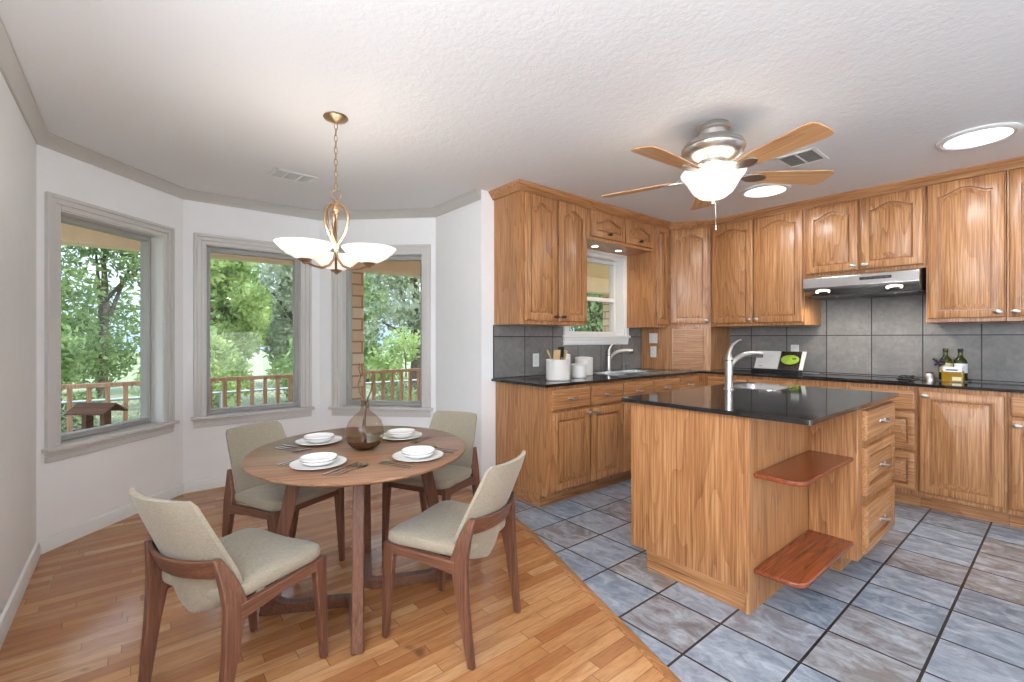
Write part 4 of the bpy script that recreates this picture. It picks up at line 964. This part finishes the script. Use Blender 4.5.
# bird feeder
bf = empty('bird_feeder', (-5.45, -.245, -.12), R(50), 'brown wooden roofed bird feeder on a post, outside the left bay window', 'bird feeder')
MB().box(-.13, .13, -.09, .09, .565, .578).build('feeder_tray', M['feeder'], bf)
m = MB()
for s in (-1, 1): m.loft([[(x, 0, .80), (x, s*.125, .722), (x, s*.125, .710), (x, 0, .786)] for x in (-.17, .17)])
m.build('roof', M['feeder'], bf)
for x in (-.085, .075): MB().box(x-.02, x+.02, -.035, .035, .578, .745).build('upright', M['feeder'], bf)
MB().box(-.025, .025, -.025, .025, 0, .565).build('post', M['feeder'], bf)
MB().box(-.10, .10, -.10, .10, 0, .03).build('base', M['feeder'], bf)
# ground, lawn, fence
struct(MB().box(-90, 30, -60, 80, -1.0, -.9).build('floor_ground', M['grass'], smooth=False))
def wirefence(x, y0, y1, lb):
    E_ = empty('chain_link_fence', (x, y0, -.9), R(90), lb, 'fence'); L = y1-y0; m = MB(); s = 0
    k = 0
    while s < L-1.15: m.bar((s, 0, .02), (s+1.15, 0, 1.17), .006, .006, ax=(0, 1, 0)); m.bar((s+1.15, 0, .02), (s, 0, 1.17), .006, .006, ax=(0, 1, 0)); s += .10
    m.build('mesh', M['wire'], E_, smooth=False)
    MB().tube([(0, 0, 1.18), (L, 0, 1.18)], .022, 8).build('top_rail', M['wire'], E_)
    s = 0
    while s <= L: MB().tube([(s, 0, 0), (s, 0, 1.2)], .028, 8).build('fence_post', M['wire'], E_); s += 2.4
wirefence(-9.6, -6, 9, 'grey chain link fence running behind the porch railing')

# trees
def tree(kind, x, y, h, rad, mat, seed, lb, leaf=.10, n=5200, trunk=.18, low=.25, group='trees beyond the porch'):
    r = random.Random(seed); E_ = empty(kind, (x, y, -.9), 0, lb, 'tree', group)
    blobs = []
    for i in range(16):
        a = r.uniform(0, 6.283); q = r.random()**.5*rad*.72; z = h*(low+(1-low-.1)*r.random())
        s_ = math.sin(math.pi*min(1, max(.12, (z/h-low+.12)/(1.12-low))))
        blobs.append((q*math.cos(a)*s_, q*math.sin(a)*s_, z, rad*r.uniform(.3, .52)))
    m = MB(); vs = []; fs = []
    for i in range(n):
        bx_, by_, bz_, br_ = blobs[i % len(blobs)]
        d = Vector((r.gauss(0, 1), r.gauss(0, 1), r.gauss(0, .8))).normalized()*br_*(r.random()**.35)
        c = Vector((bx_, by_, bz_))+d; e1 = Vector((r.gauss(0, 1), r.gauss(0, 1), r.gauss(0, 1))).normalized(); e2 = e1.orthogonal().normalized()
        s_ = leaf*r.uniform(.6, 1.3); k0 = len(vs)
        vs += [tuple(c-e1*s_), tuple(c+e2*s_*.42), tuple(c+e1*s_), tuple(c-e2*s_*.42)]; fs.append((k0, k0+1, k0+2, k0+3))
    m.v, m.f = vs, fs; m.build('foliage', M[mat], E_, smooth=False)
    t_ = MB().tube([(0, 0, 0), (.05, .04, h*.3), (-.03, .08, h*.55), (.05, 0, h*.8)], [trunk, trunk*.75, trunk*.5, trunk*.2], 10)
    for i in range(6):
        b_ = blobs[i]; z0_ = h*r.uniform(.25, .5); t_.tube([(0, 0, z0_), (b_[0]*.5, b_[1]*.5, (z0_+b_[2])/2+.1), (b_[0], b_[1], b_[2])], [trunk*.4, trunk*.28, trunk*.1], 6)
    t_.build('trunk', M['bark'], E_)
tr_ = [('leafy_tree', -14.2, -3.6, 6.8, 2.2, 'leaf_bright', 'bright green tree at the left of the left bay window view'),
       ('leafy_tree', -17.6, -.7, 6.6, 2.1, 'leaf_mid', 'mid green tree in the middle of the left bay window view'),
       ('leafy_tree', -13.9, 1.6, 4.6, 1.5, 'leaf_bright', 'bright green tree at the left of the middle bay window view'),
       ('live_oak', -17.0, 4.6, 5.5, 2.2, 'leaf_grey', 'grey-green tree filling the right of the middle bay window view'),
       ('live_oak', -14.2, 7.4, 5.8, 2.1, 'leaf_grey', 'grey-green oak with a stout trunk in the right bay window view'),
       ('live_oak', -11.5, 13.6, 5.6, 2.8, 'leaf_mid', 'green tree seen through the kitchen sink window')]
for i, (k, x, y, h, rd, mt, lb) in enumerate(tr_): tree(k, x, y, h, rd, mt, 20+i, lb, n=9000, trunk=.24 if k == 'live_oak' else .15, low=.22 if i != 4 else .36)
for i, (x, y, h, rd) in enumerate(((-20, -8.4, 5.5, 2.4), (-23.5, -3.2, 5.6, 2.5), (-23.5, 2.3, 4.2, 2.5), (-22, 8, 5.2, 2.5), (-20, 13.6, 5.6, 2.5), (-14.5, 20, 5.6, 2.5))):
    pos = ('far left', 'left', 'middle left', 'middle right', 'right', 'far right')[i]
    tree('background_tree', x, y, h, rd, 'leaf_mid' if i % 2 else 'leaf_grey', 60+i, 'dense tree in the back row beyond the fence, %s in the row' % pos, leaf=.17, n=9500, low=.01)
# low shrubs along the fence
for i, (x, y) in enumerate(((-11.0, -3.6), (-11.1, -1.35), (-11.0, .9), (-11.1, 3.15), (-11.0, 5.4), (-11.1, 7.7))):
    tree('shrub', x, y, 2.3, 1.0, 'leaf_mid' if i % 2 else 'leaf_bright', 80+i, 'low green shrub behind the fence, %s of the shrub row' % ('leftmost', 'second from the left', 'just left of the middle', 'just right of the middle', 'second from the right', 'rightmost')[i], leaf=.075, n=3600, trunk=.04, low=.05, group='shrubs behind the fence')
